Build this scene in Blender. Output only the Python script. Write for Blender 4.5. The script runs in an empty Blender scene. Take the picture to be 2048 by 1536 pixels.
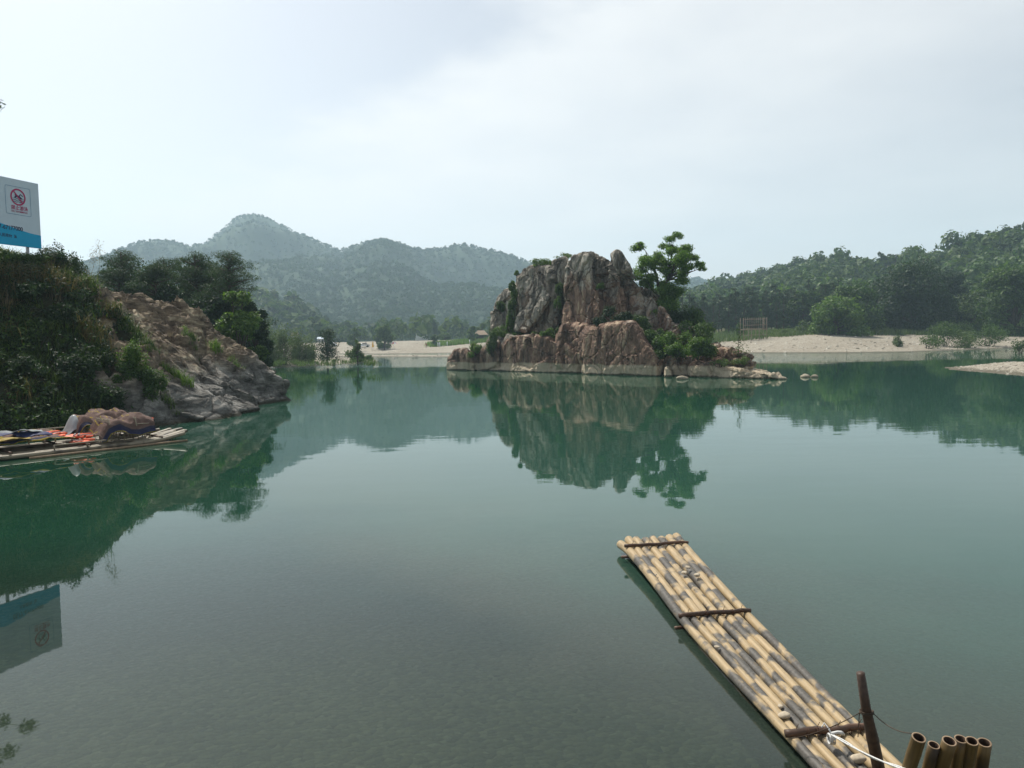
import bpy, math, random
import numpy as np
from mathutils import Vector, Matrix

# ---------------------------------------------------------------- camera, world, sun, exposure
sc = bpy.context.scene
COL = sc.collection
H = 3.3; F = 1538.0; PITCH = math.radians(3.24); ROLL = math.radians(1.09)
_f = np.array([0, math.cos(PITCH), -math.sin(PITCH)])
_r0 = np.array([1.0, 0, 0]); _u0 = np.array([0, math.sin(PITCH), math.cos(PITCH)])
_r = _r0*math.cos(ROLL) - _u0*math.sin(ROLL); _u = _u0*math.cos(ROLL) + _r0*math.sin(ROLL)
cam_d = bpy.data.cameras.new('camera'); cam = bpy.data.objects.new('camera', cam_d); COL.objects.link(cam)
cam_d.sensor_width = 36; cam_d.lens = 36*F/2048; cam_d.clip_start = .05; cam_d.clip_end = 9000
cam.matrix_world = Matrix(((_r[0], _u[0], -_f[0], 0), (_r[1], _u[1], -_f[1], 0), (_r[2], _u[2], -_f[2], H), (0, 0, 0, 1)))
sc.camera = cam

SUN_EL = math.radians(54); SUN_AZ = math.radians(-38)       # azimuth from +Y, clockwise
world = bpy.data.worlds.new('World'); sc.world = world; world.use_nodes = True
wn = world.node_tree; bg = wn.nodes['Background']
sky = wn.nodes.new('ShaderNodeTexSky'); sky.sky_type = 'NISHITA'; sky.sun_disc = False
sky.sun_elevation = SUN_EL; sky.sun_rotation = SUN_AZ
sky.altitude = 50; sky.air_density = 1.0; sky.dust_density = 2.0; sky.ozone_density = 1.5
tc = wn.nodes.new('ShaderNodeTexCoord'); sep = wn.nodes.new('ShaderNodeSeparateXYZ')
wn.links.new(tc.outputs['Generated'], sep.inputs[0])
def wmath(op, a, b=None, clamp=False):
    n = wn.nodes.new('ShaderNodeMath'); n.operation = op; n.use_clamp = clamp
    for i, v in enumerate((a, b)):
        if v is None: continue
        if isinstance(v, (int, float)): n.inputs[i].default_value = v
        else: wn.links.new(v, n.inputs[i])
    return n.outputs[0]
zc = wmath('MAXIMUM', wmath('ADD', sep.outputs[2], .12), .02)
cx_ = wmath('DIVIDE', sep.outputs[0], zc); cy_ = wmath('DIVIDE', sep.outputs[1], zc)
comb = wn.nodes.new('ShaderNodeCombineXYZ'); wn.links.new(cx_, comb.inputs[0]); wn.links.new(cy_, comb.inputs[1])
nz = wn.nodes.new('ShaderNodeTexNoise'); nz.inputs['Scale'].default_value = .55; nz.inputs['Detail'].default_value = 7; nz.inputs['Roughness'].default_value = .55
wn.links.new(comb.outputs[0], nz.inputs['Vector'])
# a broad veil of cloud whose soft edge runs down to the left across the middle of the sky
yy_ = wmath('MAXIMUM', wmath('ABSOLUTE', sep.outputs[1]), .15); tx_ = wmath('DIVIDE', sep.outputs[0], yy_); tz_ = wmath('DIVIDE', sep.outputs[2], yy_)
band = wmath('SUBTRACT', wmath('MULTIPLY', tx_, .491), wmath('MULTIPLY', tz_, .871))
nz.inputs['Scale'].default_value = 1.1
edge = wmath('ADD', band, wmath('MULTIPLY', wmath('SUBTRACT', nz.outputs['Fac'], .5), .34))
def wmr(v, a, b, c, d):
    m = wn.nodes.new('ShaderNodeMapRange'); m.interpolation_type = 'SMOOTHSTEP'; wn.links.new(v, m.inputs[0])
    for k, q in enumerate((a, b, c, d)): m.inputs[k+1].default_value = q
    return m.outputs[0]
nz2 = wn.nodes.new('ShaderNodeTexNoise'); nz2.inputs['Scale'].default_value = 1.6; nz2.inputs['Detail'].default_value = 6
wn.links.new(comb.outputs[0], nz2.inputs['Vector'])
cl = wmath('MULTIPLY', wmath('MULTIPLY', wmr(edge, -.40, -.29, 0, 1), wmr(edge, -.33, .15, 1, .45)), wmath('ADD', wmath('MULTIPLY', nz2.outputs['Fac'], .9), .25), True)
bw = wn.nodes.new('ShaderNodeRGBToBW'); wn.links.new(sky.outputs[0], bw.inputs[0])
hz1 = wn.nodes.new('ShaderNodeMix'); hz1.data_type = 'RGBA'; hz1.inputs[0].default_value = SKYVEIL = .66
veil = wn.nodes.new('ShaderNodeMix'); veil.data_type = 'RGBA'; veil.blend_type = 'MULTIPLY'; veil.inputs[0].default_value = 1
wn.links.new(bw.outputs[0], veil.inputs[6]); veil.inputs[7].default_value = (1.0, .985, .955, 1)
wn.links.new(sky.outputs[0], hz1.inputs[6]); wn.links.new(veil.outputs[2], hz1.inputs[7])
cm = wn.nodes.new('ShaderNodeMix'); cm.data_type = 'RGBA'
wn.links.new(cl, cm.inputs[0]); wn.links.new(hz1.outputs[2], cm.inputs[6])
cm.inputs[7].default_value = (6.7, 6.65, 6.5, 1)
wn.links.new(cm.outputs[2], bg.inputs[0]); bg.inputs[1].default_value = .113
sun_d = bpy.data.lights.new('sun', 'SUN'); sun = bpy.data.objects.new('sun', sun_d); COL.objects.link(sun)
sun_d.energy = 3.4; sun_d.angle = math.radians(.6); sun_d.color = (1.0, .95, .86)
_sd = Vector((math.sin(SUN_AZ)*math.cos(SUN_EL), math.cos(SUN_AZ)*math.cos(SUN_EL), math.sin(SUN_EL)))
sun.rotation_euler = _sd.to_track_quat('Z', 'Y').to_euler(); sun.location = (0, 0, 60)
sc.view_settings.view_transform = 'Standard'; sc.view_settings.look = 'None'
sc.view_settings.gamma = 1; sc.view_settings.exposure = 0.54
sc.render.engine = 'CYCLES'
sc.cycles.max_bounces = 6; sc.cycles.diffuse_bounces = 2; sc.cycles.glossy_bounces = 3; sc.cycles.transmission_bounces = 3
sc.cycles.transparent_max_bounces = 6; sc.cycles.volume_bounces = 1
sc.cycles.use_denoising = True; sc.cycles.caustics_reflective = False; sc.cycles.caustics_refractive = False

# ---------------------------------------------------------------- measuring helpers (pixel of the 2048-wide photo -> point)
CAM = np.array([0, 0, H])
def ray(px, py):
    return _f + (px-1024)/F*_r + (768-py)/F*_u
def at(px, py, Y):
    d = ray(px, py); return CAM + d*(Y/d[1])
def gr(px, py, z=0.0):
    d = ray(px, py); return CAM + d*((z-H)/d[2])
def hz(px): return 681 - .019*(px-1024)

# ---------------------------------------------------------------- noise
def _hash(ix, iy, iz, s=0):
    h = (ix*374761393 + iy*668265263 + iz*2147483647 + s*1274126177) & 0xffffffff
    h = ((h ^ (h >> 13))*1274126177) & 0xffffffff
    h = ((h ^ (h >> 16))*2246822519) & 0xffffffff
    return ((h ^ (h >> 15)) & 0xffffff)/float(0xffffff)
def vnoise(P, s=0):
    i = np.floor(P).astype(np.int64); f = P-i; f = f*f*(3-2*f)
    r = 0
    for dx in (0, 1):
        for dy in (0, 1):
            for dz in (0, 1):
                w = (f[:, 0] if dx else 1-f[:, 0])*(f[:, 1] if dy else 1-f[:, 1])*(f[:, 2] if dz else 1-f[:, 2])
                r = r + w*_hash(i[:, 0]+dx, i[:, 1]+dy, i[:, 2]+dz, s)
    return r*2-1
def fbm(P, oct=4, s=0, gain=.5):
    r = 0; a = 1; t = 0
    for k in range(oct):
        r = r + a*vnoise(P*(2.03**k)+k*17.3, s+k); t += a; a *= gain
    return r/t
def voro(P, s=0):
    i = np.floor(P).astype(np.int64); n = len(P)
    F1 = np.full(n, 9.); F2 = np.full(n, 9.); C = np.zeros((n, 3)); ID = np.zeros((n, 3), np.int64)
    for dx in (-1, 0, 1):
        for dy in (-1, 0, 1):
            for dz in (-1, 0, 1):
                c = i+np.array([dx, dy, dz])
                p = c+np.stack([_hash(c[:, 0], c[:, 1], c[:, 2], s+k) for k in (1, 2, 3)], 1)
                d = np.linalg.norm(P-p, axis=1)
                m = d < F1
                F2 = np.where(m, F1, np.minimum(F2, d)); F1 = np.where(m, d, F1)
                C[m] = p[m]; ID[m] = c[m]
    R = np.stack([_hash(ID[:, 0], ID[:, 1], ID[:, 2], s+k)*2-1 for k in (5, 6, 7)], 1)
    return F1, F2, C, R
def facet(P, s=0):
    F1, F2, C, R = voro(P, s)
    return ((P-C)*R).sum(1)*1.3 + R[:, 0]*.35, F2-F1
def sstep(a, b, x):
    t = np.clip((x-a)/(b-a), 0, 1); return t*t*(3-2*t)
def poly_sd(X, Y, poly):
    """signed distance, positive inside"""
    poly = np.asarray(poly, float)[:, :2]; n = len(poly)
    d = np.full(X.shape, 1e18); ins = np.zeros(X.shape, bool)
    for k in range(n):
        x0, y0 = poly[k]; x1, y1 = poly[(k+1) % n]
        ex, ey = x1-x0, y1-y0; wx, wy = X-x0, Y-y0
        t = np.clip((wx*ex+wy*ey)/(ex*ex+ey*ey+1e-12), 0, 1)
        d = np.minimum(d, (wx-t*ex)**2+(wy-t*ey)**2)
        c = ((y0 > Y) != (y1 > Y)) & (X < (x1-x0)*(Y-y0)/((y1-y0) if y1 != y0 else 1e-12)+x0)
        ins ^= c
    return np.where(ins, 1, -1)*np.sqrt(d)

# ---------------------------------------------------------------- object helpers
def tag(o, label=None, cat=None, group=None, kind=None):
    if label: o['label'] = label
    if cat: o['category'] = cat
    if group: o['group'] = group
    if kind: o['kind'] = kind
    return o
def thing(name, label, cat, loc=(0, 0, 0), rz=0, group=None):
    o = bpy.data.objects.new(name, None); COL.objects.link(o)
    o.location = tuple(float(v) for v in loc); o.rotation_euler = (0, 0, rz); o.empty_display_size = .3
    return tag(o, label, cat, group)
def mesh(name, V, Fc, mats, smooth=True, parent=None, mi=None, local=False, org=None):
    """V (n,3) world coords (or parent-local if local); Fc array (m,k) or list of lists"""
    V = np.asarray(V, float)
    if org is None and parent is not None and not local:
        p = parent; off = np.zeros(3)
        while p is not None: off += np.array(p.location); p = p.parent
        V = V-off
    if org is not None: V = V-np.asarray(org)
    me = bpy.data.meshes.new(name)
    if isinstance(Fc, np.ndarray):
        m, k = Fc.shape
        me.vertices.add(len(V)); me.vertices.foreach_set('co', V.astype(np.float32).ravel())
        me.loops.add(m*k); me.loops.foreach_set('vertex_index', Fc.astype(np.int32).ravel())
        me.polygons.add(m); me.polygons.foreach_set('loop_start', np.arange(m, dtype=np.int32)*k)
        me.polygons.foreach_set('loop_total', np.full(m, k, np.int32))
        me.update(calc_edges=True)
    else:
        me.from_pydata([tuple(v) for v in V], [], [tuple(int(q) for q in f) for f in Fc]); me.update()
    for mt in (mats if isinstance(mats, (list, tuple)) else [mats]): me.materials.append(mt)
    if mi is not None: me.polygons.foreach_set('material_index', np.asarray(mi, np.int32))
    me.polygons.foreach_set('use_smooth', np.full(len(me.polygons), bool(smooth)))
    o = bpy.data.objects.new(name, me); COL.objects.link(o)
    if parent is not None: o.parent = parent
    elif org is not None: o.location = tuple(float(v) for v in org)
    return o
class MB:
    def __init__(s): s.V = []; s.F = []; s.n = 0
    def add(s, V, Fc):
        V = np.asarray(V, float); s.V.append(V); s.F += [[int(i)+s.n for i in f] for f in Fc]; s.n += len(V); return s
    def box(s, c, size, rz=0, R=None):
        x, y, z = np.array(size)/2
        P = np.array([[a*x, b*y, d*z] for d in (-1, 1) for a, b in ((-1, -1), (1, -1), (1, 1), (-1, 1))])
        if R is None: R = np.array([[math.cos(rz), -math.sin(rz), 0], [math.sin(rz), math.cos(rz), 0], [0, 0, 1]])
        return s.add(P@R.T+np.array(c), [(3, 2, 1, 0), (4, 5, 6, 7), (0, 1, 5, 4), (1, 2, 6, 5), (2, 3, 7, 6), (3, 0, 4, 7)])
    def tube(s, path, rad, sides=6, cap=True):
        path = np.asarray(path, float); n = len(path)
        rad = np.full(n, rad) if np.isscalar(rad) else np.asarray(rad, float)
        T = np.gradient(path, axis=0); T /= np.linalg.norm(T, axis=1)[:, None]+1e-9
        ref = np.array([0, 0, 1.]) if abs(T[:, 2]).mean() < .9 else np.array([1., 0, 0])
        A = np.cross(T, ref); A /= np.linalg.norm(A, axis=1)[:, None]+1e-9; B = np.cross(A, T)
        an = np.arange(sides)/sides*2*math.pi
        V = (path[:, None]+rad[:, None, None]*(np.cos(an)[None, :, None]*A[:, None]+np.sin(an)[None, :, None]*B[:, None])).reshape(-1, 3)
        Fc = [(i*sides+j, i*sides+(j+1) % sides, (i+1)*sides+(j+1) % sides, (i+1)*sides+j) for i in range(n-1) for j in range(sides)]
        if cap: Fc += [tuple(range(sides))[::-1], tuple((n-1)*sides+j for j in range(sides))]
        return s.add(V, Fc)
    def build(s, name, m, parent=None, smooth=True, **k):
        return mesh(name, np.concatenate(s.V), s.F, m, smooth, parent, **k)
def copy_tree(o, parent=None):
    c = o.copy(); COL.objects.link(c); c.parent = parent
    for ch in o.children: copy_tree(ch, c)
    return c
def dup(root, loc, rz=0, s=1., label=None, group=None):
    c = copy_tree(root); c.location = tuple(float(v) for v in loc); c.rotation_euler = (0, 0, rz)
    c.scale = (s, s, s) if np.isscalar(s) else s
    if label: c['label'] = label
    if group: c['group'] = group
    return c
def grid_faces(nu, nv):
    a = np.arange(nu*nv).reshape(nu, nv)
    return np.stack([a[:-1, :-1], a[1:, :-1], a[1:, 1:], a[:-1, 1:]], -1).reshape(-1, 4)

# ---------------------------------------------------------------- materials
class NT:
    def __init__(s, name):
        s.m = bpy.data.materials.new(name); s.m.use_nodes = True; s.t = s.m.node_tree
        s.p = s.t.nodes['Principled BSDF']; s.out = s.t.nodes['Material Output']
        s.c = s.t.nodes.new('ShaderNodeTexCoord')
    def n(s, typ, **kw):
        nd = s.t.nodes.new('ShaderNode'+typ)
        for k, v in kw.items():
            if k.startswith('i_'):
                key = k[2:]; key = int(key) if key.isdigit() else key.replace('_', ' ')
                s.set(nd.inputs[key], v)
            else: setattr(nd, k, v)
        return nd
    def set(s, inp, v):
        if hasattr(v, 'is_output') or isinstance(v, bpy.types.NodeSocket): s.t.links.new(v, inp)
        else: inp.default_value = v
    def vec(s, scale=(1, 1, 1), rot=(0, 0, 0), src='Object'):
        mp = s.n('Mapping'); s.t.links.new(s.c.outputs[src], mp.inputs[0])
        mp.inputs['Scale'].default_value = scale; mp.inputs['Rotation'].default_value = rot
        return mp.outputs[0]
    def noise(s, scale, detail=5, rough=.55, v=None, dist=0):
        nd = s.n('TexNoise', i_Scale=scale, i_Detail=detail, i_Roughness=rough, i_Distortion=dist)
        s.t.links.new(v if v is not None else s.c.outputs['Object'], nd.inputs['Vector']); return nd.outputs['Fac']
    def vor(s, scale, feature='F1', v=None, out='Distance'):
        nd = s.n('TexVoronoi', feature=feature, i_Scale=scale)
        s.t.links.new(v if v is not None else s.c.outputs['Object'], nd.inputs['Vector']); return nd.outputs[out]
    def ramp(s, fac, stops, interp='LINEAR'):
        nd = s.n('ValToRGB'); s.t.links.new(fac, nd.inputs[0]); cr = nd.color_ramp; cr.interpolation = interp
        while len(cr.elements) < len(stops): cr.elements.new(.5)
        for e, (p, c) in zip(cr.elements, stops): e.position = p; e.color = (*c, 1) if len(c) == 3 else c
        return nd.outputs[0]
    def mr(s, v, a, b, c=0., d=1., smooth=True):
        nd = s.n('MapRange', interpolation_type='SMOOTHSTEP' if smooth else 'LINEAR')
        s.t.links.new(v, nd.inputs[0])
        for i, q in enumerate((a, b, c, d)): nd.inputs[i+1].default_value = q
        return nd.outputs[0]
    def math(s, op, a, b=0., clamp=False):
        nd = s.n('Math', operation=op, use_clamp=clamp); s.set(nd.inputs[0], a); s.set(nd.inputs[1], b); return nd.outputs[0]
    def mix(s, f, a, b, blend='MIX'):
        nd = s.n('Mix', data_type='RGBA', blend_type=blend); s.set(nd.inputs[0], f)
        for i, q in ((6, a), (7, b)):
            s.set(nd.inputs[i], (*q, 1) if isinstance(q, tuple) and len(q) == 3 else q)
        return nd.outputs[2]
    def bump(s, h, strength=.5, dist=.1, normal=None):
        nd = s.n('Bump', i_Strength=strength, i_Distance=dist); s.t.links.new(h, nd.inputs['Height'])
        if normal is not None: s.t.links.new(normal, nd.inputs['Normal'])
        return nd.outputs[0]
    def fin(s, col=None, rough=.8, normal=None, spec=.3):
        if col is not None: s.set(s.p.inputs['Base Color'], (*col, 1) if isinstance(col, tuple) and len(col) == 3 else col)
        s.set(s.p.inputs['Roughness'], rough); s.p.inputs['Specular IOR Level'].default_value = spec
        if normal is not None: s.t.links.new(normal, s.p.inputs['Normal'])
        return s.m
def simple(name, col, rough=.7, var=.15, scale=8., spec=.3):
    t = NT(name); n = t.noise(scale, 4)
    a = tuple(c*(1-var) for c in col); b = tuple(min(1, c*(1+var)) for c in col)
    return t.fin(t.ramp(n, [(.3, a), (.7, b)]), rough, t.bump(n, .2, .02), spec)
def leaf_mat(name, cols, transl=.35, big=.12, rough=.55):
    """cols: dark, mid, light"""
    t = NT(name); g = t.n('NewGeometry')
    w = t.math('ADD', t.math('MULTIPLY', g.outputs['Random Per Island'], .55), t.math('MULTIPLY', t.noise(big, 3), .9))
    col = t.ramp(w, [(.35, cols[0]), (.68, cols[1]), (.98, cols[2])])
    t.fin(col, rough, spec=.35)
    tr = t.n('BsdfTranslucent'); t.t.links.new(t.mix(1., col, (1.25, 1.35, .6), 'MULTIPLY'), tr.inputs[0])
    mx = t.n('MixShader'); mx.inputs[0].default_value = transl
    t.t.links.new(t.p.outputs[0], mx.inputs[1]); t.t.links.new(tr.outputs[0], mx.inputs[2]); t.t.links.new(mx.outputs[0], t.out.inputs[0])
    return t.m
M = {}
M['leaf_mid'] = leaf_mat('leaf_mid', [(.020, .048, .012), (.048, .10, .022), (.095, .16, .038)])
M['leaf_light'] = leaf_mat('leaf_light', [(.035, .08, .014), (.08, .155, .026), (.14, .225, .045)])
M['leaf_dark'] = leaf_mat('leaf_dark', [(.010, .026, .011), (.022, .05, .019), (.042, .08, .028)])
M['needle'] = leaf_mat('needle', [(.014, .034, .016), (.03, .064, .027), (.06, .10, .04)], .3)
M['leaf_island'] = leaf_mat('leaf_island', [(.045, .10, .018), (.095, .185, .03), (.16, .26, .055)], .5)
M['willow'] = leaf_mat('willow', [(.04, .07, .02), (.075, .125, .035), (.12, .17, .06)])
M['hill_leaf'] = leaf_mat('hill_leaf', [(.014, .038, .016), (.034, .074, .022), (.085, .135, .036)], .3, .02, .8)
M['far_leaf'] = leaf_mat('far_leaf', [(.018, .05, .022), (.028, .068, .028), (.05, .095, .036)], .2, .006, .9)
M['grass'] = leaf_mat('grass', [(.016, .036, .010), (.042, .08, .017), (.11, .16, .038)], .3, .35)
M['grass_bright'] = leaf_mat('grass_bright', [(.05, .10, .02), (.09, .17, .03), (.14, .22, .05)], .4, .35)
M['grass_dry'] = leaf_mat('grass_dry', [(.07, .06, .03), (.13, .10, .055), (.22, .18, .10)], .3, .35)
t = NT('bark'); v = t.vec((1, 1, .25)); n = t.noise(9, 6, v=v)
M['bark'] = t.fin(t.ramp(n, [(.3, (.035, .026, .018)), (.7, (.10, .08, .06))]), .9, t.bump(n, .6, .05))

# rock: weathered grey crust over red-brown stone, pale band where the river has washed it
def rock_mat(name, warm, pale_line=True, seed=0., layered=False, zw=.07):
    t = NT(name); g = t.n('NewGeometry')
    sp = t.n('SeparateXYZ'); t.t.links.new(g.outputs['Position'], sp.inputs[0])
    sn = t.n('SeparateXYZ'); t.t.links.new(g.outputs['Normal'], sn.inputs[0])
    V = t.vec((1, 1, 1)); t.t.links.new(g.outputs['Position'], V.node.inputs[0])
    V.node.inputs['Location'].default_value = (seed, seed*.7, 0)
    Vs = t.vec((1, 1, .28) if not layered else (.45, .45, 1.6), (0, 0, 0) if not layered else (.25, .35, 0)); t.t.links.new(g.outputs['Position'], Vs.node.inputs[0])
    big = t.noise(.33, 5, .6, V); med = t.noise(1.1, 8, .68, Vs); fine = t.noise(6.5, 9, .78, V); streak = t.noise(1.9, 6, .6, Vs, .6)
    red = t.ramp(med, [(.36, (.07, .046, .034)), (.46, (.185, .115, .082)), (.55, (.29, .188, .132)), (.66, (.56, .44, .30))])
    grey = t.ramp(med, [(.36, (.075, .066, .054)), (.49, (.25, .225, .185)), (.64, (.56, .50, .41))])
    w = t.math('ADD', t.math('MULTIPLY', sp.outputs[2], zw), t.math('MULTIPLY', t.math('SUBTRACT', big, .5), 3.2))
    w = t.math('ADD', w, t.math('MULTIPLY', sn.outputs[2], .45))
    vc_ = t.vor(.34, out='Color', v=Vs); bb_ = t.n('RGBToBW'); t.t.links.new(vc_, bb_.inputs[0]); w = t.math('ADD', w, t.math('MULTIPLY', t.math('SUBTRACT', bb_.outputs[0], .5), 1.1))
    w = t.mr(w, .15+warm, .75+warm)
    col = t.mix(w, red, grey)
    # tan mineral streaks and crusty spots
    st = t.mr(streak, .60, .70); col = t.mix(t.math('MULTIPLY', st, .75), col, (.38, .29, .18))
    sp2 = t.mr(fine, .60, .74); col = t.mix(t.math('MULTIPLY', sp2, .6), col, (.34, .30, .24))
    dk = t.mr(t.noise(.9, 7, .7, Vs), .60, .72); col = t.mix(t.math('MULTIPLY', dk, .55), col, (.022, .019, .017))
    # hairline joints
    cr = t.n('TexVoronoi', feature='DISTANCE_TO_EDGE', i_Scale=.5)
    t.t.links.new(t.mix(.25, V, t.n('TexNoise', i_Scale=1.4).outputs['Color']), cr.inputs['Vector'])
    ck = t.mr(cr.outputs['Distance'], .0, .022, 1, 0)
    col = t.mix(t.math('MULTIPLY', ck, .6), col, (.02, .017, .014))
    if pale_line:
        zl = t.math('ADD', sp.outputs[2], t.math('MULTIPLY', t.math('SUBTRACT', t.noise(.6, 6, .65, V), .5), .55))
        pl = t.mr(zl, .80, 1.02, 1, 0)
        col = t.mix(t.math('MULTIPLY', pl, .86), col, t.ramp(fine, [(.3, (.44, .365, .26)), (.7, (.66, .56, .41))]))
        wet = t.mr(zl, .05, .2, 1, 0); col = t.mix(wet, col, (.055, .05, .03))
    h = t.math('ADD', t.math('MULTIPLY', fine, .6), t.math('ADD', med, t.math('MULTIPLY', ck, -.35)))
    return t.fin(col, .88, t.bump(h, .9, .20), .25)
M['rock'] = rock_mat('island_stone', .10)
M['rock_crag'] = rock_mat('island_stone_crag', .95, seed=11, zw=.13)
M['rock_grey'] = rock_mat('island_stone_grey', -.35, seed=7)
M['rock_red'] = rock_mat('island_stone_red', .55, seed=3)
def bank_rock():
    t = NT('bank_stone'); g = t.n('NewGeometry'); sp = t.n('SeparateXYZ'); t.t.links.new(g.outputs['Position'], sp.inputs[0])
    V = t.vec((1, 1, 1)); Vs = t.vec((.5, .5, 1.7), (.35, .3, 0))
    med = t.noise(1.5, 9, .7, Vs); big = t.noise(.35, 4, .6); fine = t.noise(7, 9, .8, V)
    br = t.ramp(med, [(.36, (.06, .044, .03)), (.48, (.175, .13, .088)), (.57, (.30, .235, .155)), (.66, (.54, .46, .32))])
    gy = t.ramp(med, [(.36, (.06, .058, .05)), (.5, (.17, .162, .145)), (.66, (.42, .40, .36))])
    w = t.mr(t.math('ADD', sp.outputs[2], t.math('MULTIPLY', big, 3.)), 2.9, 4.6)
    col = t.mix(w, gy, br)
    col = t.mix(t.math('MULTIPLY', t.mr(fine, .6, .72), .5), col, (.40, .35, .27))
    col = t.mix(t.math('MULTIPLY', t.mr(t.noise(1.1, 6, .7, Vs), .58, .7), .6), col, (.022, .018, .014))
    zl = t.math('ADD', sp.outputs[2], t.math('MULTIPLY', t.noise(.7, 5), .5))
    col = t.mix(t.mr(zl, .3, .5, 1, 0), col, (.045, .04, .025))
    return t.fin(col, .88, t.bump(t.math('ADD', med, t.math('MULTIPLY', fine, .4)), 1., .24), .25)
M['bank_rock'] = bank_rock()
t = NT('soil'); n = t.noise(.6, 8, .65)
M['soil'] = t.fin(t.ramp(n, [(.35, (.016, .02, .008)), (.65, (.05, .05, .022))]), .95, t.bump(n, .6, .3))
t = NT('hill_ground'); n = t.noise(.03, 6, .6)
M['hill_ground'] = t.fin(t.ramp(n, [(.35, (.02, .04, .014)), (.62, (.05, .075, .026)), (.8, (.16, .14, .075))]), .95)
t = NT('mountain_ground'); n = t.noise(.008, 6, .6)
M['mountain_ground'] = t.fin(t.ramp(n, [(.3, (.018, .045, .02)), (.7, (.035, .07, .028))]), .95)
# gravel: pebble cells + bands of finer sand; the same stones lie under the water
t = NT('river_gravel'); g = t.n('NewGeometry'); sp = t.n('SeparateXYZ'); t.t.links.new(g.outputs['Position'], sp.inputs[0])
vv = t.mix(.06, t.c.outputs['Object'], t.n('TexNoise', i_Scale=6., i_Detail=4.).outputs['Color']); vc = t.vor(11, out='Color', v=vv); vd = t.vor(11, v=vv); b = t.noise(.05, 6, .6); b2 = t.noise(.7, 6, .7)
b3 = t.noise(2.2, 8, .8); bwv = t.n('RGBToBW'); t.t.links.new(vc, bwv.inputs[0])
col = t.ramp(t.math('ADD', t.math('MULTIPLY', bwv.outputs[0], .35), t.math('ADD', t.math('MULTIPLY', b2, .30), t.math('MULTIPLY', b3, .40))), [(.34, (.15, .13, .10)), (.5, (.31, .275, .215)), (.68, (.52, .475, .39))])
col = t.mix(t.math('MULTIPLY', t.mr(b, .42, .62), .35), col, (.25, .21, .155))
col = t.mix(t.mr(t.math('ADD', sp.outputs[2], t.math('MULTIPLY', b2, .12)), .10, .22, 1, 0), col, (.14, .125, .09))
bed = t.ramp(t.math('ADD', t.math('MULTIPLY', bwv.outputs[0], .5), t.math('MULTIPLY', b2, .5)), [(.25, (.10, .11, .075)), (.55, (.22, .22, .15)), (.85, (.40, .39, .29))])
col = t.mix(t.mr(sp.outputs[2], -.2, 0, 1, 0), col, bed)
ba = t.noise(.012, 5, .6); sd_ = t.mr(t.math('ADD', sp.outputs[2], t.math('MULTIPLY', ba, 1.6)), 4.6, 5.6)
col = t.mix(sd_, col, t.ramp(t.noise(.035, 6, .65), [(.45, (.05, .08, .026)), (.58, (.13, .13, .06)), (.68, (.34, .26, .18))]))
M['gravel'] = t.fin(col, .92, t.bump(t.math('ADD', t.math('MULTIPLY', vd, -1.), b2), .7, .12), .2)
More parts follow.
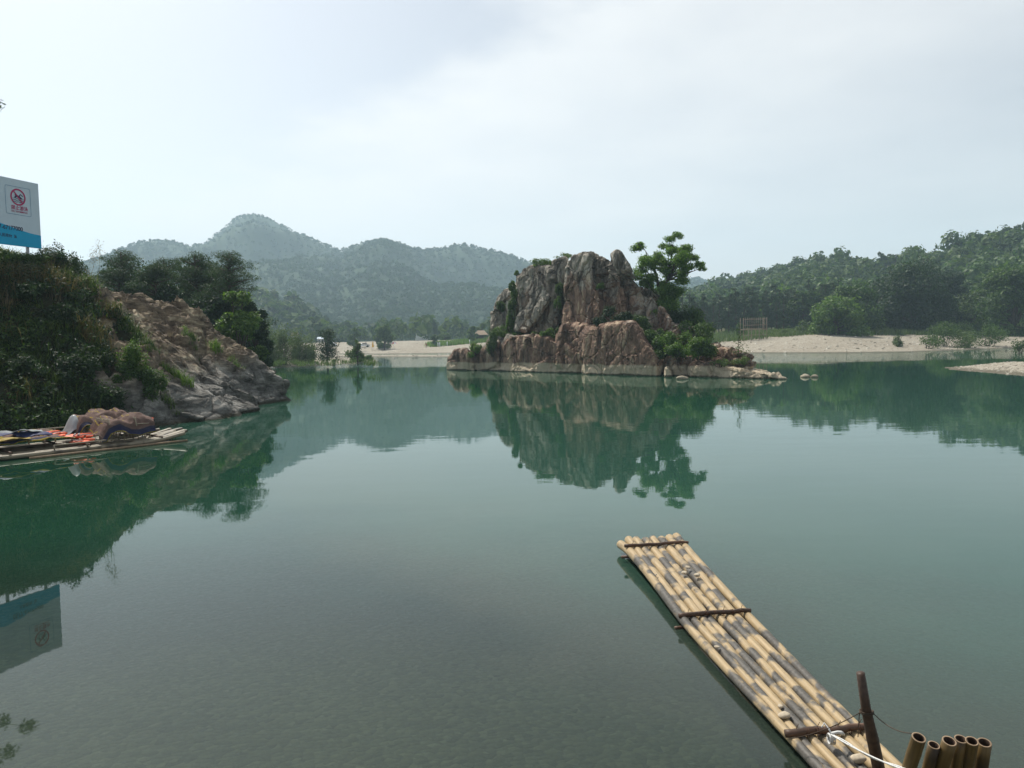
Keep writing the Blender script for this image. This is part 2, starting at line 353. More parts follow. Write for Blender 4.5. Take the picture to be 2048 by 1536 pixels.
# ---------------------------------------------------------------- water
def water_mat():
    t = NT('river_water'); T = t.t; T.nodes.remove(t.p)
    g = t.n('NewGeometry'); P = g.outputs['Position']
    sp = t.n('SeparateXYZ'); T.links.new(P, sp.inputs[0])
    def mp(sc_, rot=0):
        m = t.n('Mapping'); T.links.new(P, m.inputs[0]); m.inputs['Scale'].default_value = sc_; m.inputs['Rotation'].default_value = (0, 0, rot); return m.outputs[0]
    calm = t.noise(.035, 3, .5, mp((.5, 1.6, 1)))
    n1 = t.noise(1, 2, .5, mp((.22, .5, 1), .12)); n2 = t.noise(1, 3, .55, mp((1.1, 2.3, 1), -.1)); n3 = t.noise(1, 2, .5, mp((4.5, 8., 1), .2))
    amp = t.mr(calm, .38, .68, .35, 1.25)
    # the current breaks into small riffles where the channel narrows beyond the island
    ds = t.math('ADD', sp.outputs[1], t.math('MULTIPLY', t.math('SUBTRACT', calm, .5), 60))
    rf = t.mr(ds, 88, 108); rf = t.math('MULTIPLY', rf, t.mr(t.math('ABSOLUTE', t.math('ADD', sp.outputs[0], -30)), 20, 90, 1, .5))
    h = t.math('ADD', t.math('MULTIPLY', n1, .0060), t.math('MULTIPLY', t.math('MULTIPLY', n2, .0022), t.mr(sp.outputs[1], 6, 45, .3, 1)))
    h = t.math('ADD', h, t.math('MULTIPLY', n3, .00005))
    h = t.math('MULTIPLY', h, amp)
    rip = t.math('MULTIPLY', t.noise(1, 4, .65, mp((.8, 2.4, 1))), .04)
    h = t.math('ADD', h, t.math('MULTIPLY', rip, rf))
    bm = t.n('Bump', i_Strength=1., i_Distance=1.); T.links.new(h, bm.inputs['Height'])
    fr = t.n('Fresnel', i_IOR=1.333); T.links.new(bm.outputs[0], fr.inputs['Normal'])
    gl = t.n('BsdfGlossy', i_Roughness=.015); T.links.new(bm.outputs[0], gl.inputs['Normal']); gl.inputs['Color'].default_value = (.96, .98, .97, 1)
    # green suspended silt, clearer and greyer over the shallows by the near bank
    dn = t.n('VectorMath', operation='DISTANCE'); T.links.new(P, dn.inputs[0]); dn.inputs[1].default_value = (-3.5, 2.5, 0)
    mud = t.noise(.14, 5, .6)
    sh = t.mr(t.math('ADD', dn.outputs['Value'], t.math('MULTIPLY', t.math('SUBTRACT', mud, .5), 9)), 5.5, 13.5, 1, 0)
    far = t.mr(sp.outputs[1], 12, 70)
    body = t.mix(far, (.024, .070, .050), (.009, .064, .034))
    body = t.mix(sh, body, (.036, .050, .039))
    # body colour turns darker green towards the left bank
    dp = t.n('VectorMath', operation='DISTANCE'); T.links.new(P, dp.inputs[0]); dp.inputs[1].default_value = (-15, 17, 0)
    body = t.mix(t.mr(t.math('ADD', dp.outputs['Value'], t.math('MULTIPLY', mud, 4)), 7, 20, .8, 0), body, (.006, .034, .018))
    df = t.n('BsdfDiffuse'); T.links.new(body, df.inputs[0])
    trn = t.n('BsdfTransparent'); trn.inputs[0].default_value = (.62, .72, .6, 1)
    m1 = t.n('MixShader'); T.links.new(t.math('MULTIPLY', sh, .42), m1.inputs[0]); T.links.new(df.outputs[0], m1.inputs[1]); T.links.new(trn.outputs[0], m1.inputs[2])
    m2 = t.n('MixShader'); T.links.new(fr.outputs[0], m2.inputs[0]); T.links.new(m1.outputs[0], m2.inputs[1]); T.links.new(gl.outputs[0], m2.inputs[2])
    T.links.new(m2.outputs[0], t.out.inputs[0]); return t.m
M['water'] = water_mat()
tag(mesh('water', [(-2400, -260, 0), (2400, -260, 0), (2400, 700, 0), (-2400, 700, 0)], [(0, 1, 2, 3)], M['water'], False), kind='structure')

# ---------------------------------------------------------------- ground: one sheet, river bed + gravel beaches + plain + right-hand hill
def pix(l, z=0.): return [tuple(gr(x, y, z)[:2]) for x, y in l]
P_FAR = [(-900, 420), (-260, 330)] + pix([(250, 712), (560, 709.5), (745, 706.8), (900, 706.3), (1100, 706), (1300, 706.5), (1450, 706.5), (1600, 706.5), (1700, 706), (1850, 704), (1950, 700), (2048, 696), (2300, 690)]) + [(400, 150), (2300, 200), (2300, 2400), (-2300, 2400), (-2300, 500)]
P_BAR = pix([(560, 713.2), (700, 713.6), (900, 714.6), (1000, 714.6), (1000, 711.0), (900, 710.6), (745, 710.9), (560, 711.5)])
P_SPIT = pix([(470, 741), (560, 735), (640, 731), (720, 727.5), (765, 723.5), (768, 721.5), (740, 718), (660, 716), (560, 716), (440, 717), (380, 720), (380, 745)])
P_NEAR = pix([(1864, 737), (1950, 743), (2048, 751), (2300, 780), (2500, 800), (2500, 745), (2300, 738), (2048, 730), (1950, 731), (1885, 734)])
P_LEFT = [(-30, 8), (-24, 15), (-20.5, 22), (-18.2, 27), (-16.4, 30), (-15.2, 31.8), (-14.6, 33.6), (-13.5, 35.3), (-14.1, 38), (-14.1, 41), (-13.8, 45.6), (-15.8, 49.5), (-20, 54), (-27, 66), (-36, 85), (-47, 108), (-60, 125), (-200, 125), (-200, -40), (-40, -40)]
P_CAM = [(-400, -6), (-12, -5), (-6, -3.2), (0, -2.2), (6, -2.4), (12, -4), (60, -8), (400, -10), (400, -230), (-400, -230)]
HILL_X = [-400, 1100, 1250, 1370, 1450, 1560, 1640, 1760, 1850, 1900, 1950, 2048, 2300, 2800]
HILL_Y = [688, 684, 640, 592, 571, 545, 537, 539, 528, 508, 489, 471, 440, 440]
HILL_R = [500, 560, 560, 560, 540, 480, 430, 410, 400, 400, 400, 420, 430, 430]
def img_x(X, Y):       # image column of a far ground point, used only to lay out the ridge line round the compass
    return 1024+F*X/np.maximum(Y, 1)
def ground_z(X, Y):
    P3 = np.stack([X, Y, X*0], 1)
    sf = poly_sd(X, Y, P_FAR); n1 = fbm(P3*.05, 4, 3); n2 = fbm(P3*.4, 3, 9)
    zf = np.where(sf > 0, 4.1*sstep(-6, 52, sf)-.25+.004*np.clip(sf-60, 0, 800)+n1*.06*sstep(5, 40, sf), -.25+np.minimum(sf, 0)*.09)
    # heap of dug gravel on the far beach
    hp = gr(790, 697, 1.5); zf = zf+1.3*np.exp(-(((X-hp[0])/13)**2+((Y-hp[1])/9)**2))
    z = zf
    sb = poly_sd(X, Y, P_BAR); z = np.maximum(z, np.where(sb > 0, .22*sstep(0, 6, sb), sb*.06))
    ss = poly_sd(X, Y, P_SPIT); z = np.maximum(z, np.where(ss > 0, .95*sstep(0, 11, ss)+n1*.15, ss*.10))
    sn = poly_sd(X, Y, P_NEAR); z = np.maximum(z, np.where(sn > 0, .62*sstep(0, 7, sn)+n2*.04, sn*.10))
    sl = poly_sd(X, Y, P_LEFT); z = np.maximum(z, np.where(sl > 0, np.minimum(sl*.5, 2.2), sl*.35))
    sc_ = poly_sd(X, Y, P_CAM); z = np.maximum(z, np.where(sc_ > 0, 1.6*sstep(0, 4, sc_), sc_*.09-.05))
    z = np.maximum(z, -2.6)
    z = z+n2*.05*(z < .2)
    # hill on the right
    R = np.hypot(X, Y); px = np.clip(img_x(X, Y), -400, 2800); px = np.where(Y < 40, 2800*(X > 0)-400*(X <= 0), px)
    RR = np.interp(px, HILL_X, HILL_R); HH = (hz(px)-np.interp(px, HILL_X, HILL_Y))/F*RR-np.interp(px, [1500, 1800, 1900], [5.5, 6.0, 9.5])
    R0 = 225
    q = np.clip((R-R0)/(RR-R0), 0, 1)
    hh = np.maximum(HH, 0)*(q**1.25)*(1+.28*fbm(P3*.012, 4, 21)*np.sin(np.pi*q))
    hh = np.where(R > RR, np.maximum(HH, 0)*np.exp(-((R-RR)/350)**2), hh)
    return z+np.where(Y > 60, hh, 0)
def hit(px, py, y0=45., y1=420.):
    # where the line of sight through a photo pixel meets the ground
    Yq = np.geomspace(y0, y1, 1500); d = ray(px, py); Q = CAM+d[None]*(Yq/d[1])[:, None]
    z = np.maximum(ground_z(Q[:, 0], Q[:, 1]), 0); k = np.nonzero(Q[:, 2] <= z)[0]
    k = k[0] if len(k) else int(np.argmin(Q[:, 2]-z)); return np.array([Q[k, 0], Q[k, 1], z[k]])
rr = np.concatenate([np.linspace(.5, 12, 40, endpoint=False), np.geomspace(12, 330, 330, endpoint=False), np.geomspace(330, 2350, 60)])
aa = np.radians(np.concatenate([np.linspace(-180, -46, 40, endpoint=False), np.linspace(-46, 46, 560, endpoint=False), np.linspace(46, 180, 41)]))
RG, AG = np.meshgrid(rr, aa, indexing='ij')
X = (RG*np.sin(AG)).ravel(); Y = (RG*np.cos(AG)).ravel()
Z = ground_z(X, Y); Z = np.where(Y < -6, np.maximum(Z, -2.6), Z)
fc = grid_faces(len(rr), len(aa))[:, ::-1]
tag(mesh('ground', np.stack([X, Y, Z], 1), np.ascontiguousarray(fc), M['gravel'], True), kind='structure')

# ---------------------------------------------------------------- mountains
def ridge_mesh(name, xs, ys, Rr, R0, zbase, seed, mat, nu=260, nv=70, x0=None, x1=None, spur=.35, back=.5, drop=9.):
    px = np.linspace(xs[0], xs[-1], nu); hy = np.interp(px, xs, ys)
    Rp = np.interp(px, xs, Rr) if not np.isscalar(Rr) else np.full(nu, Rr)
    v = np.linspace(0, 1+back, nv)
    PX, Vv = np.meshgrid(px, v, indexing='ij'); HY = hy[:, None]; RP = Rp[:, None]
    az = np.arctan((PX-1024)/F)
    R = R0+(RP-R0)*Vv
    X = R*np.sin(az); Y = R*np.cos(az)
    Hh = np.maximum((hz(PX)-HY)/F*RP*np.cos(az)+H-drop, 0)
    P3 = np.stack([X.ravel(), Y.ravel(), X.ravel()*0], 1)
    rid = (1-2*np.abs(fbm(P3*.0028, 5, seed))).reshape(X.shape)
    vv = np.clip(Vv, 0, 1)
    prof = vv**1.15
    z = Hh*prof*(1+spur*(rid-.75)*np.sin(np.pi*vv)**.8)
    z = np.where(Vv > 1, Hh*(1-((Vv-1)/back)**1.5), z)
    z = z+zbase-3
    V = np.stack([X.ravel(), Y.ravel(), z.ravel()], 1)
    o = tag(mesh(name, V, np.ascontiguousarray(grid_faces(nu, nv)), mat, True), kind='structure')
    return V.reshape(nu, nv, 3)
MX = [-600, 60, 165, 210, 260, 290, 345, 390, 420, 450, 480, 515, 545, 590, 640, 690, 730, 770, 800, 850, 890, 930, 960, 1010, 1060, 1120, 1200, 1300, 1350, 1395, 1430, 1500, 1700]
MY = [560, 545, 525, 510, 492, 481, 477, 488, 481, 461, 438, 429, 436, 456, 478, 496, 481, 473, 481, 498, 495, 485, 493, 503, 517, 540, 563, 566, 562, 553, 566, 590, 640]
MR_ = [1500, 1500, 1500, 1500, 1500, 1480, 1480, 1500, 1550, 1600, 1620, 1620, 1600, 1500, 1380, 1300, 1250, 1220, 1220, 1280, 1300, 1300, 1300, 1300, 1350, 1500, 1600, 1700, 1700, 1700, 1700, 1700, 1700]
mv = ridge_mesh('mountain', MX, MY, MR_, 560, 5, 41, M['mountain_ground'], 420, 90, spur=.75)
FX = [300, 430, 500, 545, 585, 615, 650, 700]; FY = [600, 602, 603, 598, 612, 630, 660, 678]
fv = ridge_mesh('hillside', FX, FY, 520, 380, 5, 77, M['mountain_ground'], 60, 24, spur=.2, drop=5)

# ---------------------------------------------------------------- foliage geometry
def quads(C, N, L, W, rs):
    """diamond leaves at C with normals N"""
    n = len(C); N = N/np.maximum(np.linalg.norm(N, axis=1)[:, None], 1e-9)
    T = rs.normal(size=(n, 3)); T -= (T*N).sum(1)[:, None]*N; T /= np.linalg.norm(T, axis=1)[:, None]+1e-9; B = np.cross(N, T)
    L = np.broadcast_to(L, n)[:, None]; W = np.broadcast_to(W, n)[:, None]
    V = np.stack([C-T*L, C-B*W+N*L*.12, C+T*L, C+B*W+N*L*.12], 1).reshape(-1, 3)
    return V, np.arange(4*n).reshape(n, 4)
def crown(cl, N, size, seed, lo=.35, asp=.55, nz_=.35, flat=1.):
    rs = np.random.RandomState(seed); cl = np.asarray(cl, float)
    if cl.shape[1] == 4: cl = np.concatenate([cl, cl[:, 3:4], cl[:, 3:4]*.8], 1)
    w = cl[:, 3]*cl[:, 4]+cl[:, 4]*cl[:, 5]; w = w/w.sum()
    k = rs.choice(len(cl), N, p=w)
    d = rs.normal(size=(N, 3)); d /= np.linalg.norm(d, axis=1)[:, None]
    r = rs.uniform(lo, 1, N)**.55
    r = r*np.where(rs.uniform(size=N) < .16, rs.uniform(1, 1.4, N), 1)
    lump = 1+.34*vnoise(d*2.2+k[:, None]*7.7, seed % 50)
    C = cl[k, :3]+d*cl[k, 3:6]*(r*lump)[:, None]
    Nn = d*.7+rs.normal(size=(N, 3))*.55+np.array([0, 0, nz_])
    s = size*rs.uniform(.55, 1.3, N)
    return quads(C, Nn, s, s*asp, rs)
def join(parts):
    V = []; Fq = []; n = 0
    for v, f in parts: V.append(v); Fq.append(f+n); n += len(v)
    return np.concatenate(V), np.concatenate(Fq)
def limb(mb, a, b, r0, r1, rs, bend=.12, n=6, sides=6):
    a = np.asarray(a, float); b = np.asarray(b, float); L = np.linalg.norm(b-a); tt = np.linspace(0, 1, n)[:, None]
    off = rs.normal(size=3)*bend*L; j = rs.normal(size=(n, 3))*bend*L*.15; j[0] = j[-1] = 0
    mb.tube(a+(b-a)*tt+off*np.sin(np.pi*tt)*.5+j, r0+(r1-r0)*tt[:, 0], sides); return mb

def broad_tree(name, label, loc, Ht, Wd, seed, leaf, N=9000, size=.16, nc=26, trunk_h=.22, group=None, cat='tree', low=.25, leanx=0., spread=1.):
    rs = np.random.RandomState(seed); root = thing(name, label, cat, loc, 0, group)
    cls = []
    for i in range(nc):
        a = rs.uniform(0, 2*math.pi); u = rs.uniform(0, 1)
        zz = low+(1-low)*u*.93; prof = math.sin(math.pi*min(1, (1-(zz-low)/(1-low)*.94+.02))**.85*.5+.25*0)  # narrower to the top
        prof = math.sqrt(max(.03, 1-((zz-low)/(1-low)*1.0)**2.4))
        rad = rs.uniform(.15, 1)**.6*prof*.5*Wd*.8
        r = Wd*rs.uniform(.11, .2)
        cls.append((rad*math.cos(a)*spread+leanx*zz*Ht, rad*math.sin(a), zz*Ht-r*.3, r, r, r*.78))
    mb = MB(); th = trunk_h*Ht; R = Wd*.03+.05
    limb(mb, (0, 0, -.5), (leanx*th, 0, th), R, R*.75, rs, .05)
    for c in cls[::2]: limb(mb, (leanx*th, 0, th*rs.uniform(.7, 1.)), np.array(c[:3])*np.array([.9, .9, .98]), R*.5, .03, rs, .12)
    mb.build('trunk', M['bark'], root, local=True)
    v, f = crown(cls, N, size, seed)
    mesh('crown', v, f, leaf, False, root, local=True)
    return root
def pine_tree(name, label, loc, Ht, Wd, seed, N=7000, size=.17, nc=22, bare=.35, group=None, leaf=None, cat='pine tree'):
    rs = np.random.RandomState(seed); root = thing(name, label, cat, loc, 0, group)
    mb = MB(); R = Ht*.016+.04; top = np.array([rs.normal()*.04*Ht, rs.normal()*.04*Ht, Ht*.96])
    limb(mb, (0, 0, -.5), top, R, .04, rs, .04, 9)
    cls = []
    for i in range(nc):
        u = (i+rs.uniform(0, 1))/nc; zz = bare+(1-bare)*u; a = rs.uniform(0, 2*math.pi)
        prof = (1-((zz-bare)/(1-bare))**2.2)**.6*.85+.15
        rad = rs.uniform(.25, 1)*prof*Wd*.42; r = Wd*rs.uniform(.12, .2)*(1-.35*u)
        c = top*zz+np.array([rad*math.cos(a), rad*math.sin(a), 0]); cls.append((*c, r, r, r*.38))
        limb(mb, top*(zz-.05), c, R*.4, .02, rs, .1, 4, 5)
    mb.build('trunk', M['bark'], root, local=True)
    v, f = crown(cls, N, size, seed, .2, .22, .8)
    mesh('crown', v, f, leaf or M['needle'], False, root, local=True)
    return root
def shrub(name, label, loc, rx, rz_, seed, leaf, N=1500, size=.09, nc=7, group=None, asp=.5, cat='shrub', upright=False, ry=None):
    rs = np.random.RandomState(seed); root = thing(name, label, cat, loc, 0, group); ry = ry or rx
    cls = []; mb = MB()
    for i in range(nc):
        a = rs.uniform(0, 2*math.pi); q = rs.uniform(0, .75); r = rs.uniform(.26, .42)
        zz = rs.uniform(.15, .8)*(1-.45*q*q)
        c = (q*rx*math.cos(a), q*ry*math.sin(a), zz*rz_)
        cls.append((*c, r*rx, r*ry, r*rz_*(1.15 if upright else .8))); limb(mb, (c[0]*.2, c[1]*.2, -.15), c, .025+.012*rz_, .008, rs, .15, 5, 4)
    mb.build('stems', M['bark'], root, local=True)
    v, f = crown(cls, N, size, seed, .25, asp)
    mesh('foliage', v, f, leaf, False, root, local=True)
    return root
def blades(base, nb, hgt, seed, width=.016, arch=.6, spread=.3, segs=4):
    """arching grass blades in clumps; base (n,3), returns quads"""
    rs = np.random.RandomState(seed); n = len(base); k = n*nb
    b = np.repeat(base, nb, 0)+np.concatenate([rs.normal(size=(k, 2))*spread*.35, np.zeros((k, 1))], 1)
    h = (np.repeat(np.broadcast_to(hgt, n), nb)*rs.uniform(.5, 1.15, k))[:, None]
    a = rs.uniform(0, 2*math.pi, k); out = np.stack([np.cos(a), np.sin(a), a*0], 1); side = np.stack([-np.sin(a), np.cos(a), a*0], 1)
    ar = (arch*rs.uniform(.3, 1.3, k))[:, None]
    P = []
    for s in range(segs+1):
        u = s/segs
        c = b+out*h*ar*u**1.7+np.array([0, 0, 1.])*h*(u-ar*.42*u**2.6)
        w = width*(1-u*.93)*np.repeat(np.ones(1), 1)[0]
        P.append(np.stack([c-side*w, c+side*w], 1))
    P = np.stack(P, 1)                               # k, segs+1, 2, 3
    V = P.reshape(-1, 3); idx = np.arange(k)[:, None]*(segs+1)*2
    Fq = np.concatenate([np.stack([idx[:, 0]+2*s, idx[:, 0]+2*s+1, idx[:, 0]+2*s+3, idx[:, 0]+2*s+2], 1) for s in range(segs)])
    return V, Fq

# ---------------------------------------------------------------- forests that read as one mass
def surf_pts(Vg, n, seed, vmax=1.0, zmin=None):
    rs = np.random.RandomState(seed); nu, nv = Vg.shape[:2]
    u = rs.uniform(0, nu-1.001, n); v = rs.uniform(0, (nv-1.001)*vmax, n)
    i = u.astype(int); j = v.astype(int); a = (u-i)[:, None]; b = (v-j)[:, None]
    return (Vg[i, j]*(1-a)*(1-b)+Vg[i+1, j]*a*(1-b)+Vg[i, j+1]*(1-a)*b+Vg[i+1, j+1]*a*b)
def blob_forest(name, P, r, per, leafs, seed, mat, tall=1.1, var=1.1):
    rs = np.random.RandomState(seed); n = len(P); rad = r*(.55+var*rs.uniform(0, 1, n)**2.2)
    C = np.repeat(P, per, 0); R = np.repeat(rad, per)
    d = rs.normal(size=(n*per, 3)); d /= np.linalg.norm(d, axis=1)[:, None]; d[:, 2] = np.abs(d[:, 2])*1.1-.25
    q = rs.uniform(.55, 1, n*per)[:, None]
    C = C+np.array([0, 0, 1.])*(R*tall)[:, None]*.8+d*R[:, None]*q*np.array([1, 1, tall])
    s = R*leafs*rs.uniform(.6, 1.3, n*per)
    V, Fq = quads(C, d+rs.normal(size=d.shape)*.35, s, s*.75, rs)
    return tag(mesh(name, V, Fq, mat, False), kind='stuff')
blob_forest('forest', surf_pts(mv, 30000, 5, .72), 3.6, 15, .44, 6, M['far_leaf'], var=.55)
blob_forest('forest', surf_pts(fv, 700, 8, .75), 4.5, 40, .34, 9, M['hill_leaf'])
# right-hand hill woods
rs = np.random.RandomState(12); n = 8500
px_ = rs.uniform(1330, 2330, n); q_ = rs.uniform(0, 1, n)**.8
rr_ = 236+(np.interp(px_, HILL_X, HILL_R)+15-236)*q_
az_ = np.arctan((px_-1024)/F); Xh = rr_*np.sin(az_); Yh = rr_*np.cos(az_)
clear = fbm(np.stack([Xh*.014, Yh*.014, Xh*0], 1), 3, 31)
keep = (clear < .22) | (rs.uniform(size=n) < .25); Xh, Yh = Xh[keep], Yh[keep]
Ph = np.stack([Xh, Yh, ground_z(Xh, Yh)-1.0], 1)
blob_forest('forest', Ph, 2.3, 42, .30, 13, M['hill_leaf'], 1.5)
kk = np.random.RandomState(16).choice(len(Ph), 420, replace=False)
blob_forest('forest', Ph[kk[:210]]+[0, 0, .6], 4.4, 170, .15, 17, M['leaf_mid'], 1.2)
blob_forest('forest', Ph[kk[210:]]+[0, 0, .4], 3.6, 150, .16, 18, M['willow'], 1.1)
# low scrub on the plain at the foot of the mountain
rs = np.random.RandomState(14); n = 900
px_ = rs.uniform(150, 1500, n); rr_ = rs.uniform(345, 640, n); az_ = np.arctan((px_-1024)/F)
Xh = rr_*np.sin(az_); Yh = rr_*np.cos(az_)
blob_forest('forest', np.stack([Xh, Yh, ground_z(Xh, Yh)-.5], 1), 4.2, 46, .3, 15, M['hill_leaf'], 1.2)
# ---------------------------------------------------------------- left bank: earth slope and the rock spur running into the water
def bank_z(X, Y):
    sd = poly_sd(X, Y, P_LEFT)
    z = 6.9*(1-np.exp(-np.maximum(sd, 0)/(4.6-1.5*sstep(40, 45, Y))))*(1+.27*sstep(42, 36, Y)*sstep(3, 6, sd))
    z = z*(1-.62*sstep(49, 62, Y))
    # ground climbs again further from the water
    z = z+np.clip(sd-14, 0, 40)*.12*sstep(60, 45, Y)
    return np.where(sd > 0, z, sd*.8), sd
def rock_side(X, Y):   # >0 on the rock side of the line where the plants stop
    ax, ay, bx, by = -22.6, 41.5, -14.6, 30.6
    L = math.hypot(bx-ax, by-ay); w = 1.3*vnoise(np.stack([X*.35, Y*.35, X*0], 1), 5)+.5*vnoise(np.stack([X*1.1, Y*1.1, X*0], 1), 6)
    return -((bx-ax)*(Y-ay)-(by-ay)*(X-ax))/L*-1+w if False else ((bx-ax)*(Y-ay)-(by-ay)*(X-ax))/L+w
xs = np.linspace(-60, -12, 240); ys = np.linspace(-6, 120, 360)
XX, YY = np.meshgrid(xs, ys, indexing='ij'); x = XX.ravel(); y = YY.ravel()
z, sd = bank_z(x, y); P3 = np.stack([x, y, x*0], 1)
z = z+fbm(P3*.3, 4, 55)*.7*sstep(0, 3, sd); rsd = rock_side(x, y)
z = z-.9*sstep(-.6, .8, rsd)*sstep(58, 52, y)
z = np.where(sd < -3, -6, z)
tag(mesh('hillside', np.stack([x, y, z], 1), np.ascontiguousarray(grid_faces(240, 360)), M['soil']), kind='structure')
# spur: fine grid pushed into slabs and ledges
xs = np.linspace(-27.5, -11.5, 330); ys = np.linspace(29, 58, 560)
XX, YY = np.meshgrid(xs, ys, indexing='ij'); x = XX.ravel(); y = YY.ravel()
P3 = np.stack([x, y, x*0], 1)
wx = fbm(P3*.22, 3, 61)*1.3; wy = fbm(P3*.22, 3, 62)*1.3
z, sd = bank_z(x+wx*.8, y+wy*.8); rsd = rock_side(x, y)
# extra shoulders seen in the outline
z = z-.15+.15*np.exp(-(((x+19.5)/2.2)**2+((y-44.5)/2.6)**2))+0*x
P = np.stack([x, y, z], 1)
a, b = math.radians(24), math.radians(-14)            # the beds dip towards the water
S = np.stack([P[:, 0]*math.cos(a)+P[:, 2]*math.sin(a), P[:, 1], -P[:, 0]*math.sin(a)+P[:, 2]*math.cos(a)+P[:, 1]*.12], 1)
f1, e1 = facet(S*np.array([.30, .36, .55])+3.1, 71); f2, e2 = facet(S*np.array([.85, .8, 1.6]), 72); f3, e3 = facet(S*np.array([2.3, 2.1, 4.]), 73)
up = sstep(2.2, 3.6, z+fbm(P3*.4, 2, 66))
dz = f1*.36+f2*(.05+.09*up)+f3*(.035+.11*up)+fbm(P*.9, 4, 74)*(.06+.08*up)
dz = dz-.30*sstep(.10, 0, e1)-.12*sstep(.08, 0, e2)
amp = sstep(-2.2, .6, sd)
# ledges: the slope climbs in uneven steps along the beds
zz_ = z+.10*y*.5+.05*x+fbm(P3*.35, 3, 78)*.55; hh_ = .62; fr_ = zz_/hh_; st_ = (np.floor(fr_)+sstep(.45, .98, fr_-np.floor(fr_)))*hh_-zz_
dz = dz+st_*(.45+.27*up)*(.6+.6*vnoise(P3*.5, 79))
z2 = z+dz*amp+.25
# flat pale slab by the plants' edge, low over the water
sl = np.exp(-(((x+14.4)/1.3)**2+((y-36)/2.4)**2)); z2 = z2*(1-.6*sl)+.6*sl*(.7+.10*f2)
z2 = z2-3.*sstep(.9, -1.2, rsd)-3*sstep(52, 57, y)
z2 = np.where(sd < -2.2, -1.5, z2)
hx = (f2*.18+f3*.06)*amp*sstep(.3, 3, z)*0+fbm(P*.8, 3, 75)*.25*amp
spur = mesh('rock_outcrop', np.stack([x+hx, y+fbm(P*.8, 3, 76)*.25*amp, z2], 1), np.ascontiguousarray(grid_faces(330, 560)), M['bank_rock'], False, org=(-17, 43, 0))
tag(spur, 'brown layered rock spur sloping into the water below the dark pines', 'rock')
SPUR_Z = (xs, ys, z2.reshape(330, 560))
def spur_z(X, Y):
    X = np.atleast_1d(X); Y = np.atleast_1d(Y)
    i = np.clip(((X-xs[0])/(xs[1]-xs[0])).astype(int), 0, 329); j = np.clip(((Y-ys[0])/(ys[1]-ys[0])).astype(int), 0, 559)
    return SPUR_Z[2][i, j]

# ---------------------------------------------------------------- rock island
IA = np.array([-7.7, 90.]); IB = np.array([20., 57.5]); IU = (IB-IA)/np.linalg.norm(IB-IA); IN = np.array([-IU[1], IU[0]])
if IN[1] < 0: IN = -IN
def z4(X, Y): return 860+X/2.695, 440+Y/2.695
def on_plane(px, py, s, tilt=0.):
    d = ray(px, py); dn = d[0]*IN[0]+d[1]*IN[1]; c = -(IA @ IN)
    tt = (s+tilt*H-c)/(dn-tilt*d[2]); return CAM+d*tt
def remesh(o, vox):
    md = o.modifiers.new('r', 'REMESH'); md.mode = 'VOXEL'; md.voxel_size = vox
    dg = bpy.context.evaluated_depsgraph_get(); me = bpy.data.meshes.new_from_object(o.evaluated_get(dg))
    n = len(me.vertices); V = np.zeros(n*3, np.float32); me.vertices.foreach_get('co', V)
    N = np.zeros(n*3, np.float32); me.vertex_normals.foreach_get('vector', N)
    return me, V.reshape(-1, 3).astype(float), N.reshape(-1, 3).astype(float)
def rough_rock(name, V, Fc, mat, parent, seed, vox=.14, a1=.30, a2=.11, a3=.05, s1=.36, squash=.6):
    V = np.asarray(V, float)
    me0 = bpy.data.meshes.new('tmp'); me0.from_pydata([tuple(v) for v in V], [], Fc); me0.update()
    o = bpy.data.objects.new('tmp', me0); COL.objects.link(o)
    me, P, N = remesh(o, vox); bpy.data.objects.remove(o); bpy.data.meshes.remove(me0)
    q = np.array([1, 1, squash]); W = P+np.stack([fbm(P*.5, 2, seed+k) for k in (1, 2, 3)], 1)*.25
    f1, e1 = facet(W*q*s1, seed); f2, e2 = facet(W*q*s1*2.7, seed+11); f3, e3 = facet(P*q*s1*7, seed+12)
    fine = fbm(P*2.2, 4, seed+13)
    d = f1*a1+f2*a2+f3*a3+fine*a3-.38*sstep(.07, 0, e1)*(a1/.42)-.12*sstep(.09, 0, e2)*(a2/.16)
    # two sets of joints run through the crag: near-upright ones and slanting ones
    uu = P[:, 0]*IU[0]+P[:, 1]*IU[1]; nn1 = fbm(P*.16, 3, seed+21)*1.0; nn2 = fbm(P*.2, 3, seed+22)*.9
    for jv, dep, off_, sd_ in ((uu*.34+P[:, 2]*.07+nn1+seed*.37, .42, .62, 31), ((P[:, 2]*.8-uu*.5)*.24+nn2+seed*.61, .34, .46, 32)):
        ji = np.floor(jv); jf = jv-ji; dd_ = np.minimum(jf, 1-jf)
        d = d+(_hash(ji.astype(np.int64), ji.astype(np.int64)*3, ji.astype(np.int64)*7+seed, sd_)-.5)*off_*(a1/.30)-dep*sstep(.035, 0, dd_)*(a1/.30)
    lo = sstep(-.2, 1.0, P[:, 2]); d = d*(.35+.65*lo)
    P = P+N*d[:, None]
    off = np.zeros(3)
    if parent is not None: off = np.array(parent.location)
    me.vertices.foreach_set('co', (P-off).astype(np.float32).ravel()); me.name = name
    me.materials.clear(); me.materials.append(mat)
    me.polygons.foreach_set('use_smooth', np.zeros(len(me.polygons), bool)); me.update()
    o = bpy.data.objects.new(name, me); COL.objects.link(o)
    if parent is not None: o.parent = parent
    return o
ISL = thing('rock_island', 'big red-brown and grey crag rising from the green river with a pale water line', 'rock island', (7, 75, 0))
